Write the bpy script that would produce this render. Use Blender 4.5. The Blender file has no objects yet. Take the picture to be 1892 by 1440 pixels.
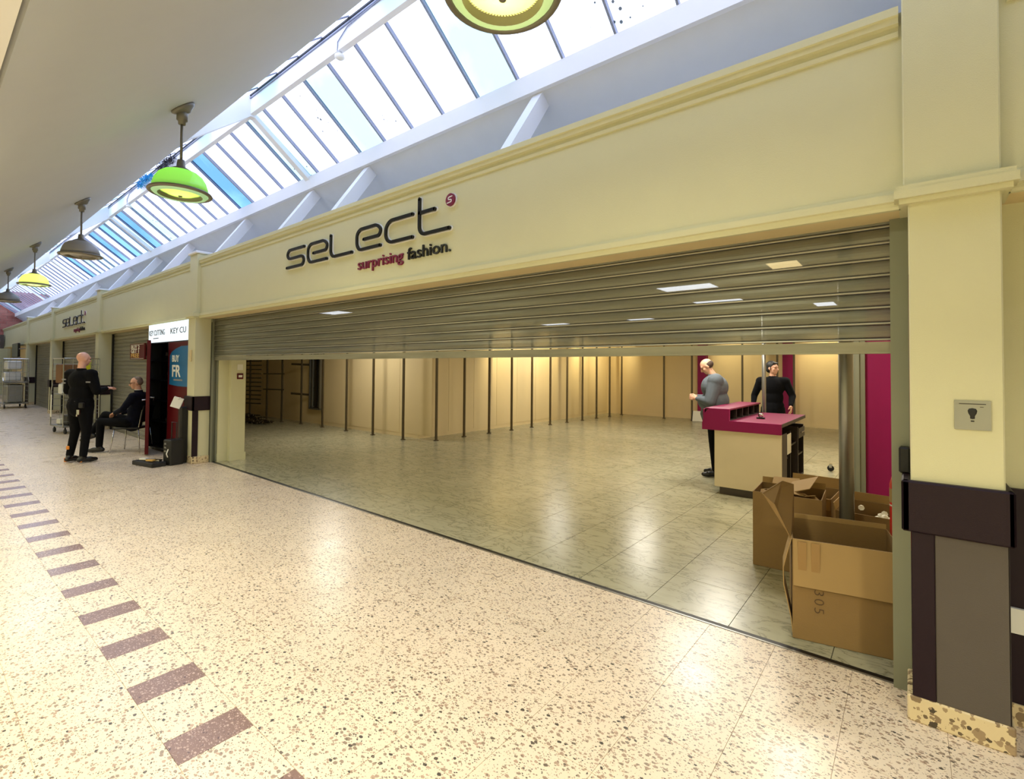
import bpy, bmesh, math, random
from mathutils import Vector, Matrix
random.seed(7)
S = bpy.context.scene
R = math.radians

# ------------------------------------------------------------------ camera
cd = bpy.data.cameras.new('camera'); cam = bpy.data.objects.new('camera', cd)
S.collection.objects.link(cam); S.camera = cam
yaw, pit, rol = R(39.14), R(1.274), R(.457)
F = Vector((-math.sin(yaw)*math.cos(pit), math.cos(yaw)*math.cos(pit), math.sin(pit)))
R0 = Vector((math.cos(yaw), math.sin(yaw), 0)); U0 = R0.cross(F)
RR = R0*math.cos(rol)+U0*math.sin(rol); UU = RR.cross(F)
mm = Matrix((RR, UU, -F)).transposed().to_4x4(); mm.translation = (0, 0, 1.65)
cam.matrix_world = mm
cd.sensor_fit = 'HORIZONTAL'; cd.sensor_width = 36; cd.lens = 908.47*36/1892; cd.shift_y = -59.6/1892
cd.clip_start = .02; cd.clip_end = 200

# ------------------------------------------------------------------ world, exposure
w = bpy.data.worlds.new('overcast_sky'); S.world = w; w.use_nodes = True
bg = w.node_tree.nodes['Background']; bg.inputs[0].default_value = (.68, .74, 1.0, 1); bg.inputs[1].default_value = 3.5
S.view_settings.view_transform = 'Standard'; S.view_settings.look = 'None'
S.view_settings.gamma = 1; S.view_settings.use_curve_mapping = False
S.view_settings.exposure = 0.06
S.cycles.use_denoising = True
S.cycles.max_bounces = 8; S.cycles.transparent_max_bounces = 12
S.cycles.caustics_reflective = False; S.cycles.caustics_refractive = False
S.cycles.sample_clamp_indirect = 6

def lamp(name, kind, loc, energy, col=(1, .85, .6), size=.1, rot=None, **k):
    l = bpy.data.lights.new(name, kind); l.energy = energy; l.color = col
    o = bpy.data.objects.new(name, l); S.collection.objects.link(o); o.location = loc
    if kind == 'AREA': l.size = size
    elif kind in ('POINT', 'SPOT'): l.shadow_soft_size = size
    for a, b in k.items(): setattr(l, a, b)
    if rot: o.rotation_euler = rot
    return o
WARM = (1, .80, .50); NEUT = (1, .94, .70)

# ------------------------------------------------------------------ materials
_m = {}
def srgb(r, g, b):
    f = lambda c: (c/255/12.92) if c/255 <= .04045 else ((c/255+.055)/1.055)**2.4
    return (f(r), f(g), f(b), 1)
def new_mat(name):
    m = bpy.data.materials.new(name); m.use_nodes = True; nt = m.node_tree; _m[name] = m
    return m, nt, nt.nodes['Principled BSDF']
def nd(nt, t, **k):
    n = nt.nodes.new(t)
    for a, b in k.items():
        if a in n.inputs: n.inputs[a].default_value = b
        else: setattr(n, a, b)
    return n
def M(name, rgb, rough=.6, metal=0, bump=0, bscale=60, var=.06, vscale=4, emit=0, spec=.5, coat=0):
    if name in _m: return _m[name]
    m, nt, p = new_mat(name)
    c = srgb(*rgb)
    geo = nd(nt, 'ShaderNodeNewGeometry'); no = nd(nt, 'ShaderNodeTexNoise', Scale=vscale, Detail=4)
    nt.links.new(geo.outputs['Position'], no.inputs['Vector'])
    mx = nd(nt, 'ShaderNodeMix', data_type='RGBA')
    mx.inputs[6].default_value = tuple(min(1, v*(1-var)) for v in c[:3])+(1,)
    mx.inputs[7].default_value = tuple(min(1, v*(1+var)) for v in c[:3])+(1,)
    nt.links.new(no.outputs['Fac'], mx.inputs[0]); nt.links.new(mx.outputs[2], p.inputs['Base Color'])
    p.inputs['Roughness'].default_value = rough; p.inputs['Metallic'].default_value = metal
    p.inputs['Specular IOR Level'].default_value = spec; p.inputs['Coat Weight'].default_value = coat
    if emit:
        p.inputs['Emission Color'].default_value = c; p.inputs['Emission Strength'].default_value = emit
    if bump:
        n2 = nd(nt, 'ShaderNodeTexNoise', Scale=bscale, Detail=3)
        nt.links.new(geo.outputs['Position'], n2.inputs['Vector'])
        b = nd(nt, 'ShaderNodeBump', Strength=bump, Distance=.004)
        nt.links.new(n2.outputs['Fac'], b.inputs['Height']); nt.links.new(b.outputs[0], p.inputs['Normal'])
    return m
def ramp(nt, stops):
    r = nt.nodes.new('ShaderNodeValToRGB'); e = r.color_ramp.elements
    while len(e) < len(stops): e.new(.5)
    for i, (a, c) in enumerate(stops): e[i].position = a; e[i].color = c
    return r
def terrazzo(name, base, chip_a, chip_b, dark, dens=.42, scale=46, rough=.22):
    m, nt, p = new_mat(name); L = nt.links.new
    geo = nd(nt, 'ShaderNodeNewGeometry')
    dis = nd(nt, 'ShaderNodeTexNoise', Scale=70, Detail=2)
    L(geo.outputs['Position'], dis.inputs['Vector'])
    ad = nd(nt, 'ShaderNodeVectorMath', operation='MULTIPLY_ADD'); ad.inputs[1].default_value = (.012,)*3
    L(dis.outputs['Color'], ad.inputs[0]); L(geo.outputs['Position'], ad.inputs[2])
    cur = None
    for sc, th, off in ((scale, dens, 0), (scale*2.1, dens*.85, 5)):
        mp = nd(nt, 'ShaderNodeMapping'); mp.inputs['Location'].default_value = (off, off, off); mp.inputs['Rotation'].default_value = (0, 0, .5+off)
        mp.inputs['Scale'].default_value = (1.0, 1.45, 1)
        L(ad.outputs[0], mp.inputs[0])
        v = nd(nt, 'ShaderNodeTexVoronoi', Scale=sc); L(mp.outputs[0], v.inputs['Vector'])
        sp = nd(nt, 'ShaderNodeSeparateColor'); L(v.outputs['Color'], sp.inputs[0])
        ml = nd(nt, 'ShaderNodeMath', operation='MULTIPLY'); ml.inputs[1].default_value = th; L(sp.outputs[0], ml.inputs[0])
        lt = nd(nt, 'ShaderNodeMath', operation='LESS_THAN'); L(v.outputs['Distance'], lt.inputs[0]); L(ml.outputs[0], lt.inputs[1])
        ch = ramp(nt, [(0, chip_a), (.45, chip_b), (.8, chip_a), (.93, dark)]); L(sp.outputs[1], ch.inputs[0])
        mx = nd(nt, 'ShaderNodeMix', data_type='RGBA')
        L(lt.outputs[0], mx.inputs[0]); L(ch.outputs[0], mx.inputs[7])
        if cur is None:
            nb = nd(nt, 'ShaderNodeTexNoise', Scale=2.2, Detail=5); L(geo.outputs['Position'], nb.inputs['Vector'])
            br = ramp(nt, [(.3, tuple(c*.90 for c in base[:3])+(1,)), (.7, base)]); L(nb.outputs['Fac'], br.inputs[0])
            L(br.outputs[0], mx.inputs[6])
        else: L(cur, mx.inputs[6])
        cur = mx.outputs[2]
    L(cur, p.inputs['Base Color']); p.inputs['Roughness'].default_value = rough
    n3 = nd(nt, 'ShaderNodeTexNoise', Scale=3, Detail=6); L(geo.outputs['Position'], n3.inputs['Vector'])
    rr = nd(nt, 'ShaderNodeMapRange'); rr.inputs['To Min'].default_value = rough*.7; rr.inputs['To Max'].default_value = rough*1.5
    L(n3.outputs['Fac'], rr.inputs['Value']); L(rr.outputs[0], p.inputs['Roughness'])
    return m
terrazzo('terrazzo_cream', srgb(231, 213, 190), srgb(142, 126, 110), srgb(182, 154, 134), srgb(80, 74, 68), dens=.52, scale=42, rough=.27)
terrazzo('terrazzo_plinth', srgb(214, 196, 158), srgb(130, 110, 84), srgb(160, 138, 108), srgb(70, 60, 46), dens=.6, scale=22, rough=.4)
terrazzo('terrazzo_brown', srgb(132, 104, 92), srgb(186, 160, 148), srgb(158, 130, 118), srgb(92, 72, 66), dens=.5, scale=60)
def vinyl():
    m, nt, p = new_mat('marbled_vinyl'); L = nt.links.new
    geo = nd(nt, 'ShaderNodeNewGeometry')
    mp = nd(nt, 'ShaderNodeMapping'); mp.inputs['Rotation'].default_value = (0, 0, R(38)); mp.inputs['Scale'].default_value = (1.0, 2.3, 1)
    L(geo.outputs['Position'], mp.inputs[0])
    n1 = nd(nt, 'ShaderNodeTexNoise', Scale=3.4, Detail=8, Roughness=.6, Distortion=.9); L(mp.outputs[0], n1.inputs['Vector'])
    sub = nd(nt, 'ShaderNodeMath', operation='SUBTRACT'); sub.inputs[1].default_value = .5; L(n1.outputs['Fac'], sub.inputs[0])
    ab = nd(nt, 'ShaderNodeMath', operation='ABSOLUTE'); L(sub.outputs[0], ab.inputs[0])
    vr = ramp(nt, [(0, srgb(126, 122, 98)), (.008, srgb(150, 146, 120)), (.03, srgb(172, 167, 140)), (.2, srgb(179, 174, 146))])
    L(ab.outputs[0], vr.inputs[0])
    n2 = nd(nt, 'ShaderNodeTexNoise', Scale=1.3, Detail=4); L(geo.outputs['Position'], n2.inputs['Vector'])
    r2 = ramp(nt, [(.3, (.86, .88, .86, 1)), (.7, (1, 1, 1, 1))]); L(n2.outputs['Fac'], r2.inputs[0])
    mx = nd(nt, 'ShaderNodeMix', data_type='RGBA', blend_type='MULTIPLY'); mx.inputs[0].default_value = 1
    L(vr.outputs[0], mx.inputs[6]); L(r2.outputs[0], mx.inputs[7]); L(mx.outputs[2], p.inputs['Base Color'])
    p.inputs['Roughness'].default_value = .25; p.inputs['Specular IOR Level'].default_value = .45
    b = nd(nt, 'ShaderNodeBump', Strength=.05, Distance=.002); L(n1.outputs['Fac'], b.inputs['Height']); L(b.outputs[0], p.inputs['Normal'])
    return m
vinyl()
def shutter_mat(name, rgb, see):
    m, nt, p = new_mat(name); L = nt.links.new
    p.inputs['Base Color'].default_value = srgb(*rgb); p.inputs['Metallic'].default_value = .55; p.inputs['Roughness'].default_value = .42
    geo = nd(nt, 'ShaderNodeNewGeometry')
    mp = nd(nt, 'ShaderNodeMapping'); mp.inputs['Scale'].default_value = (.5, 4, 6); L(geo.outputs['Position'], mp.inputs[0])
    no = nd(nt, 'ShaderNodeTexNoise', Scale=3, Detail=6); L(mp.outputs[0], no.inputs['Vector'])
    c = srgb(*rgb); rp = ramp(nt, [(.3, tuple(v*.82 for v in c[:3])+(1,)), (.7, tuple(min(1, v*1.1) for v in c[:3])+(1,))])
    L(no.outputs['Fac'], rp.inputs[0]); L(rp.outputs[0], p.inputs['Base Color'])
    if see:   # finely punched slats: part of the light goes straight through the holes
        tr = nd(nt, 'ShaderNodeBsdfTransparent'); mx = nd(nt, 'ShaderNodeMixShader'); mx.inputs[0].default_value = see
        out = nt.nodes['Material Output']
        L(p.outputs[0], mx.inputs[1]); L(tr.outputs[0], mx.inputs[2]); L(mx.outputs[0], out.inputs[0])
    return m
shutter_mat('punched_steel', (128, 128, 116), .30); shutter_mat('shutter_steel', (150, 147, 130), 0); shutter_mat('lip_highlight', (186, 182, 164), 0)  # the last, lighter steel paints the joint highlight onto the slat lips
def pane_mat(name, col, dirt):
    m, nt, p = new_mat(name); L = nt.links.new; out = nt.nodes['Material Output']
    geo = nd(nt, 'ShaderNodeNewGeometry')
    v = nd(nt, 'ShaderNodeTexVoronoi', Scale=13); L(geo.outputs['Position'], v.inputs['Vector'])
    n = nd(nt, 'ShaderNodeTexNoise', Scale=1.6, Detail=3); L(geo.outputs['Position'], n.inputs['Vector'])
    sp = nd(nt, 'ShaderNodeMath', operation='MULTIPLY'); 
    r = ramp(nt, [(.5, (0, 0, 0, 1)), (.68, (1, 1, 1, 1))]); L(n.outputs['Fac'], r.inputs[0])
    L(r.outputs[0], sp.inputs[0]); sp.inputs[1].default_value = dirt
    lt = nd(nt, 'ShaderNodeMath', operation='LESS_THAN'); L(v.outputs['Distance'], lt.inputs[0]); L(sp.outputs[0], lt.inputs[1])
    n2 = nd(nt, 'ShaderNodeTexNoise', Scale=1.1, Detail=5, Distortion=.6); L(geo.outputs['Position'], n2.inputs['Vector'])
    r2 = ramp(nt, [(.38, col), (.62, tuple(min(1, c*1.25+.05) for c in col[:3])+(1,))]); L(n2.outputs['Fac'], r2.inputs[0])
    mc = nd(nt, 'ShaderNodeMix', data_type='RGBA'); L(lt.outputs[0], mc.inputs[0]); L(r2.outputs[0], mc.inputs[6]); mc.inputs[7].default_value = (.05, .06, .06, 1)
    tr = nd(nt, 'ShaderNodeBsdfTransparent'); L(mc.outputs[2], tr.inputs[0])
    gl = nd(nt, 'ShaderNodeBsdfGlossy', Roughness=.08)
    fr = nd(nt, 'ShaderNodeMixShader'); fr.inputs[0].default_value = .04
    L(tr.outputs[0], fr.inputs[1]); L(gl.outputs[0], fr.inputs[2]); L(fr.outputs[0], out.inputs[0])
    return m
pane_mat('roof_glass_clear', (.70, .74, .76, 1), .2); pane_mat('roof_glass_pale', (.36, .52, .52, 1), .2); pane_mat('roof_glass_blue', (.10, .24, .36, 1), .12)
def emis(name, rgb, s):
    m, nt, p = new_mat(name); e = nd(nt, 'ShaderNodeEmission'); e.inputs[0].default_value = srgb(*rgb); e.inputs[1].default_value = s
    nt.links.new(e.outputs[0], nt.nodes['Material Output'].inputs[0]); return m
def louvre(name, rgb, s):   # fluorescent panel behind a fine prismatic grid
    m, nt, p = new_mat(name); L = nt.links.new
    geo = nd(nt, 'ShaderNodeNewGeometry'); ck = nd(nt, 'ShaderNodeTexChecker', Scale=36); L(geo.outputs['Position'], ck.inputs['Vector'])
    c = srgb(*rgb); ck.inputs['Color1'].default_value = c; ck.inputs['Color2'].default_value = tuple(v*.6 for v in c[:3])+(1,)
    e = nd(nt, 'ShaderNodeEmission'); L(ck.outputs[0], e.inputs[0]); e.inputs[1].default_value = s
    L(e.outputs[0], nt.nodes['Material Output'].inputs[0]); return m
def translucent(name, rgb, emit, tr=.5):
    m, nt, p = new_mat(name); p.inputs['Base Color'].default_value = srgb(*rgb)
    p.inputs['Transmission Weight'].default_value = tr; p.inputs['Roughness'].default_value = .35
    p.inputs['Emission Color'].default_value = srgb(*rgb); p.inputs['Emission Strength'].default_value = emit; return m
def brickmat():
    m, nt, p = new_mat('red_brick'); L = nt.links.new
    geo = nd(nt, 'ShaderNodeNewGeometry'); no = nd(nt, 'ShaderNodeTexNoise', Scale=5, Detail=5); L(geo.outputs['Position'], no.inputs['Vector'])
    oi = nd(nt, 'ShaderNodeObjectInfo')
    mx = nd(nt, 'ShaderNodeMath', operation='MULTIPLY_ADD'); mx.inputs[1].default_value = .5; L(oi.outputs['Random'], mx.inputs[0]); L(no.outputs['Fac'], mx.inputs[2])
    r = ramp(nt, [(.3, srgb(112, 58, 50)), (.6, srgb(146, 84, 74)), (.95, srgb(168, 108, 96))]); L(mx.outputs[0], r.inputs[0])
    L(r.outputs[0], p.inputs['Base Color']); p.inputs['Roughness'].default_value = .9; return m
brickmat()
M('cream_paint', (206, 203, 168), .65, bump=.25, bscale=220, var=.03)
M('ceiling_paint', (182, 184, 184), .6, bump=.12, bscale=140, var=.03)
M('white_paint', (226, 226, 230), .5, var=.02); M('soffit_paint', (214, 196, 150), .6)
M('shop_wall', (222, 202, 156), .55, var=.05, vscale=1.2); M('shop_ceiling', (216, 208, 180), .8)
M('bar_grey', (124, 130, 148), .5); M('black_seal_and_shade', (26, 30, 38), .6)
M('dado_dark', (30, 13, 24), .5, spec=.25, bump=.2, bscale=300, var=.1); M('dado_grey', (86, 79, 74), .7, spec=.3, bump=.3, bscale=300, var=.1)
M('guide_grey', (128, 130, 112), .5, metal=.3); M('black', (5, 5, 6), .5); M('black_gloss', (12, 12, 14), .25)
M('chrome', (200, 200, 200), .2, metal=1); M('steel', (150, 150, 146), .35, metal=.8); M('post_metal', (96, 86, 66), .4, metal=.5)
M('magenta', (138, 8, 80), .5, spec=.3); M('magenta_dark', (120, 26, 60), .4); M('counter_white', (222, 208, 176), .5); M('dark_wood', (40, 30, 26), .5)
M('card', (136, 108, 66), .85, bump=.2, bscale=90, var=.08); M('card_light', (162, 133, 86), .85, var=.07); M('card_inner', (134, 102, 58), .9)
M('tape', (150, 116, 66), .3); M('marker', (84, 64, 40), .8); M('paper', (230, 228, 216), .8)
M('burgundy', (84, 4, 12), .5, spec=.25); M('red', (196, 22, 24), .3); M('lamp_grey', (112, 108, 98), .4, metal=.2)
M('white_plastic', (225, 225, 220), .4)
M('red_joint', (150, 128, 118), .9)

# ------------------------------------------------------------------ mesh helpers
class MB:
    def __init__(s): s.v = []; s.f = []
    def add(s, vs, fs):
        o = len(s.v); s.v += [tuple(v) for v in vs]; s.f += [tuple(i+o for i in f) for f in fs]; return s
    def box(s, x0, x1, y0, y1, z0, z1):
        return s.add([(x0,y0,z0),(x1,y0,z0),(x1,y1,z0),(x0,y1,z0),(x0,y0,z1),(x1,y0,z1),(x1,y1,z1),(x0,y1,z1)],
                     [(0,3,2,1),(4,5,6,7),(0,1,5,4),(1,2,6,5),(2,3,7,6),(3,0,4,7)])
    def obox(s, c, ax, ay, az):   # centre and three half-axis vectors
        c, ax, ay, az = map(Vector, (c, ax, ay, az))
        vs = [c+i*ax+j*ay+k*az for k in (-1, 1) for i, j in ((-1,-1),(1,-1),(1,1),(-1,1))]
        return s.add(vs, [(0,3,2,1),(4,5,6,7),(0,1,5,4),(1,2,6,5),(2,3,7,6),(3,0,4,7)])
    def beam(s, a, b, side, wd, dp):  # bar from a to b; side = direction of its width
        a, b, side = Vector(a), Vector(b), Vector(side).normalized(); d = (b-a)/2
        n = d.cross(side).normalized()
        return s.obox((a+b)/2, side*wd/2, n*dp/2, d)
    def tube(s, pts, r, n=8, caps=True):
        pts = [Vector(p) for p in pts]; rs = r if isinstance(r, (list, tuple)) else [r]*len(pts)
        base = len(s.v); up = Vector((0, 0, 1)); prev = None
        for i, p in enumerate(pts):
            d = (pts[min(i+1, len(pts)-1)]-pts[max(i-1, 0)]).normalized()
            if prev is None:
                a = d.cross(up if abs(d.z) < .9 else Vector((1, 0, 0))).normalized()
            else: a = (prev-d*prev.dot(d)).normalized()
            prev = a; b = d.cross(a)
            for k in range(n):
                t = 2*math.pi*k/n; s.v.append(tuple(p+(a*math.cos(t)+b*math.sin(t))*rs[i]))
        for i in range(len(pts)-1):
            for k in range(n):
                q = base+i*n; k2 = (k+1) % n; s.f.append((q+k, q+k2, q+n+k2, q+n+k))
        if caps:
            s.f.append(tuple(base+k for k in reversed(range(n)))); e = base+(len(pts)-1)*n; s.f.append(tuple(e+k for k in range(n)))
        return s
    def lathe(s, prof, c=(0, 0, 0), n=32, mat=None):
        c = Vector(c); base = len(s.v)
        for r, z in prof:
            for k in range(n):
                t = 2*math.pi*k/n; v = Vector((r*math.cos(t), r*math.sin(t), z)); v = (mat @ v) if mat else v
                s.v.append(tuple(c+v))
        for i in range(len(prof)-1):
            for k in range(n):
                q = base+i*n; k2 = (k+1) % n; s.f.append((q+k, q+k2, q+n+k2, q+n+k))
        return s
    def prism(s, poly, axis, a, b):  # 2D polygon extruded along an axis
        def mk(p, t):
            return {'x': (t, p[0], p[1]), 'y': (p[0], t, p[1]), 'z': (p[0], p[1], t)}[axis]
        n = len(poly); vs = [mk(p, a) for p in poly]+[mk(p, b) for p in poly]
        return s.add(vs, [tuple(range(n))[::-1], tuple(range(n, 2*n))]+[(i, (i+1) % n, n+(i+1) % n, n+i) for i in range(n)])
    def build(s, name, mat, parent=None, smooth=False, loc=None, bevel=0):
        me = bpy.data.meshes.new(name); me.from_pydata(s.v, [], s.f); me.validate(); me.update()
        bm = bmesh.new(); bm.from_mesh(me); bmesh.ops.recalc_face_normals(bm, faces=bm.faces[:])
        if bevel: bmesh.ops.bevel(bm, geom=bm.edges[:], offset=bevel, segments=1, affect='EDGES', clamp_overlap=True)
        bm.to_mesh(me); bm.free()
        return link(name, me, mat, parent, smooth, loc)
def link(name, me, mat, parent=None, smooth=False, loc=None):
    me.materials.clear(); me.materials.append(_m[mat] if isinstance(mat, str) else mat)
    if smooth: me.polygons.foreach_set('use_smooth', [True]*len(me.polygons))
    o = bpy.data.objects.new(name, me); S.collection.objects.link(o)
    if parent: o.parent = parent
    if loc is not None: o.location = loc
    return o
def tag(o, label=None, cat=None, group=None, kind=None):
    if label: o['label'] = label
    if cat: o['category'] = cat
    if group: o['group'] = group
    if kind: o['kind'] = kind
    return o
def thing(name, loc, label, cat, group=None, rz=0):
    o = bpy.data.objects.new(name, None); S.collection.objects.link(o); o.location = loc; o.rotation_euler = (0, 0, rz)
    o.empty_display_size = .1
    return tag(o, label, cat, group)
def struct(o): o['kind'] = 'structure'; return o
def copy_tree(o, parent=None):
    c = o.copy(); S.collection.objects.link(c)
    if parent: c.parent = parent
    for ch in o.children: copy_tree(ch, c)
    return c
def text(body, size, name, mat, parent, loc, rot=(math.pi/2, 0, 0), sx=1, ext=.003, align='LEFT', off=0, sp=1):
    cu = bpy.data.curves.new(name, 'FONT'); cu.body = body; cu.size = size; cu.extrude = ext; cu.align_x = align
    cu.offset = off; cu.space_character = sp; cu.resolution_u = 3
    t = bpy.data.objects.new(name, cu); S.collection.objects.link(t)
    dg = bpy.context.evaluated_depsgraph_get(); me = bpy.data.meshes.new_from_object(t.evaluated_get(dg))
    bpy.data.objects.remove(t); me.transform(Matrix.Diagonal((sx, 1, 1, 1)))
    o = link(name, me, mat, parent); o.location = loc; o.rotation_euler = rot; return o
def ordinal(i): return ['first','second','third','fourth','fifth','sixth','seventh','eighth','ninth','tenth','eleventh','twelfth','thirteenth'][i]

# ================================================================== STRUCTURE
XR, XL = 5.0, -38.0
# --- mall floor: screed, terrazzo tiles, inlay tiles
TX = -2.548; TW = .38; TX0, TX1 = TX-18*TW, TX+10*TW
fl = MB()
fl.box(XL, XR, -1.7, 3.33, -.14, -.0035); fl.box(XL, -19, 3.33, 3.6, -.14, 0)
fl.box(XL, TX0, -1.7, 3.33, -.02, 0); fl.box(TX1, XR, -1.7, 3.33, -.02, 0); fl.box(TX0, TX1, -1.7, -.40, -.02, 0)
floor = struct(fl.build('floor', 'terrazzo_cream'))
def plate(wx, wy, t=.0045, g=.0011):
    b = MB(); b.box(g, wx-g, g, wy-g, -t, 0); return b
tile_mesh = {}
def tile(name, x, y, wx, wy, mat, z=0, parent=None):
    k = (name, round(wx, 3), round(wy, 3), mat)
    if k not in tile_mesh:
        o = plate(wx, wy, g=.002 if mat == 'marbled_vinyl' else .0011).build(name, mat, parent or floor, loc=(x, y, z)); tile_mesh[k] = o.data; return o
    o = bpy.data.objects.new(name, tile_mesh[k]); S.collection.objects.link(o); o.parent = parent or floor; o.location = (x, y, z); return o
rows = [(-.40, .38), (-.02, .38), (.36, .38)]+[(1.04+.38*i, .38) for i in range(6)]
rows[-1] = (1.04+.38*5, 3.318-1.04-.38*5-.0)
for i in range(28):
    for y, h in rows: tile('tile', TX0+i*TW, y, TW, h, 'terrazzo_cream')
x = TX0-.19
k = 0
bx = TX-.57*12
while bx < TX1-.57+.01:
    if bx >= TX0:
        tile('inlay_tile', bx, .74, .188, .30, 'terrazzo_brown'); tile('tile', bx+.188, .74, .382, .30, 'terrazzo_cream')
    bx += .57
tile('tile', TX1-.57*round((TX1-bx)/.57+1) if False else bx, .74, max(.05, TX1-bx), .30, 'terrazzo_cream') if TX1-bx > .02 else None
for i in range(1, 34):   # inlay continues down the mall, thin plates proud by a hair
    xx = TX-.57*12-.57*i
    tile('inlay_tile', xx, .74, .188, .30, 'terrazzo_brown', z=.0015)
# --- shop floor
sf = MB(); sf.box(-19, .3, 3.33, 17.0, -.14, -.006)
GX = -3.157+.5567*5+.0   # joint reference
GX = -3.157; G = .5567
gx0 = GX-G*10; gx1 = GX+G*6; gy0 = 3.37; ny = 15; gy1 = gy0+G*ny
sf.box(-19, gx0, 3.37, 17.0, -.02, 0); sf.box(gx1, .3, 3.37, 17, -.02, 0); sf.box(gx0, gx1, gy1, 17, -.02, 0)
sfl = struct(sf.build('floor_shop', 'marbled_vinyl'))
M('vinyl_joint', (58, 54, 40), .8)
m = MB(); m.box(gx0, gx1, gy0, gy1, -.006, -.0046); m.build('joint_bed', 'vinyl_joint', sfl)
for i in range(16):
    for j in range(ny): tile('tile', gx0+i*G, gy0+j*G, G, G, 'marbled_vinyl', parent=sfl)
th = MB(); th.box(-9.36, -.02, 3.318, 3.332, -.01, .003); struct(th.build('trim_1', 'steel'))
th = MB(); th.box(-9.36, -.02, 3.333, 3.368, -.01, .0025); struct(th.build('trim_2', 'black'))

# --- fascia over the shop fronts
FY = 3.12; ZB, ZT = 2.46, 3.46
wf = MB(); wf.box(-36.7, XR, FY, 3.42, ZB+.02, ZT); struct(wf.build('wall_right', 'cream_paint'))
sb = MB(); sb.box(-36.7, XR, FY+.005, 3.44, ZB, ZB+.03); struct(sb.build('trim_3', 'soffit_paint'))
PIL = [(-.01, .315), (-9.70, -9.38), (-16.37, -16.05), (-22.77, -22.45), (-28.27, -27.95)]
def moulding(name, prof, mat='cream_paint', ends=.03):
    segs = []; xs = sorted(PIL, key=lambda p: p[0]); cur = -36.7
    for a, b in xs: segs.append((cur, a-ends)); cur = b+ends
    segs.append((cur, XR)); m = MB()
    for a, b in segs: m.prism(prof, 'x', a, b)
    return struct(m.build(name, mat))
# lower moulding: flat band, quirk and bead; upper moulding: cap and two beads
moulding('trim_4', [(FY+.01, ZB-.002), (FY-.018, ZB-.002), (FY-.022, ZB+.012), (FY-.022, ZB+.03), (FY-.036, ZB+.036), (FY-.036, ZB+.075), (FY-.010, ZB+.082), (FY-.008, ZB+.10), (FY+.01, ZB+.104)])
moulding('trim_5', [(FY+.01, ZT-.13), (FY-.012, ZT-.125), (FY-.016, ZT-.10), (FY-.006, ZT-.096), (FY-.006, ZT-.07), (FY-.03, ZT-.065), (FY-.034, ZT-.035), (FY-.045, ZT-.03), (FY-.045, ZT+.012), (FY+.01, ZT+.016)])
# --- pillars
def pillar(i, a, b):
    nm = 'pillar'
    near = i == 0
    m = MB(); m.box(a, b, 3.05, 3.40, 0, ZB+.02); m.box(a-.018, b+.0, 3.06, 3.42, ZB+.02, 3.56 if not near else 4.6)
    p = struct(m.build(nm, 'cream_paint', bevel=.006))
    c = MB()
    for z0, z1, o_ in ((-.002, .022, .034), (.022, .062, .052), (.062, .085, .044)): c.box(a-o_, b+o_, 3.05-o_, 3.30, ZB+z0, ZB+z1)
    c.build('moulding', 'cream_paint', p)
    if not near:
        c = MB(); c.box(a-.045, b+.03, 3.03, 3.43, 3.56, 3.60); c.build('cap', 'white_paint', p, bevel=.008)
    d = MB(); d.box(a-.035, b+.028, 3.015, 3.06, .89, 1.13); d.box(a-.035, a, 3.015, 3.30, .89, 1.13); d.box(b, b+.028, 3.015, 3.31, .89, 1.13)
    d.build('dado_band', 'dado_dark', p, bevel=.008)
    s = MB(); s.box(a, a+.085, 3.03, 3.05, .12, .89)
    if not near: s.box(b, b+.014, 3.03, 3.12, .12, .89)
    s.build('dado_strip', 'dado_dark', p, bevel=.003)
    g = MB(); g.box(a+.085, b+.008, 3.035, 3.05, .12, .89)
    if near: g.box(b, b+.008, 3.035, 3.3, .12, .89)
    g.build('dado_panel', 'dado_grey' if near else 'cream_paint', p, bevel=.003)
    q = MB(); q.box(a-.02, b+.02, 3.03, 3.32, 0, .12); q.build('plinth', 'terrazzo_plinth', p, bevel=.006)
for i, (a, b) in enumerate(PIL): pillar(i, a, b)
# --- wall to the right of the near pillar
m = MB(); m.box(.315, XR, 3.33, 3.6, 0, ZB+.01); wr = struct(m.build('wall_beside_pillar', 'cream_paint'))
m = MB(); m.box(.345, XR, 3.30, 3.33, .86, 1.10); m.build('dado_band', 'dado_dark', wr)
m = MB(); m.box(.34, XR, 3.31, 3.33, .10, .86); m.build('dado_panel', 'dado_dark', wr)
m = MB(); m.box(.335, XR, 3.30, 3.33, 0, .10); m.build('plinth', 'terrazzo_plinth', wr)
m = MB(); m.box(.348, .62, 3.29, 3.31, .43, .545); tag(m.build('notice_plate', 'white_plastic'), 'white plate fixed low on the dark panelling right of the near pillar', 'plate')
# --- sloping ceilings
def slab(name, mat, y0, z0, y1, z1, t=.1, x0=XL, x1=XR):
    n = Vector((0, -(z1-z0), y1-y0)).normalized()
    m = MB(); a = Vector((0, y0, z0)); b = Vector((0, y1, z1))
    m.prism([(a.y, a.z), (b.y, b.z), ((b+n*t).y, (b+n*t).z), ((a+n*t).y, (a+n*t).z)], 'x', x0, x1)
    return struct(m.build(name, mat))
slab('ceiling', 'ceiling_paint', .237, 2.90, 2.0, 4.28)
M('slope_paint', (206, 208, 214), .6)
slab('ceiling_slope', 'slope_paint', 3.66, 4.25, 4.75, 3.40)
m = MB(); m.box(XL, XR, 3.35, 4.9, 3.36, 3.42); struct(m.build('ceiling_ledge', 'white_paint'))
m = MB(); m.box(XL, XR, -1.7, .215, 2.90, 3.0); struct(m.build('ceiling_soffit', 'ceiling_paint'))
m = MB(); m.box(XL, XR, .16, .218, 2.885, 2.90); struct(m.build('trim_6', 'white_paint'))
m = MB(); m.box(XL, XR, .2, .3, 3.0, 3.06); m.build('trim_7', 'black_seal_and_shade')['kind'] = 'structure'
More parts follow.
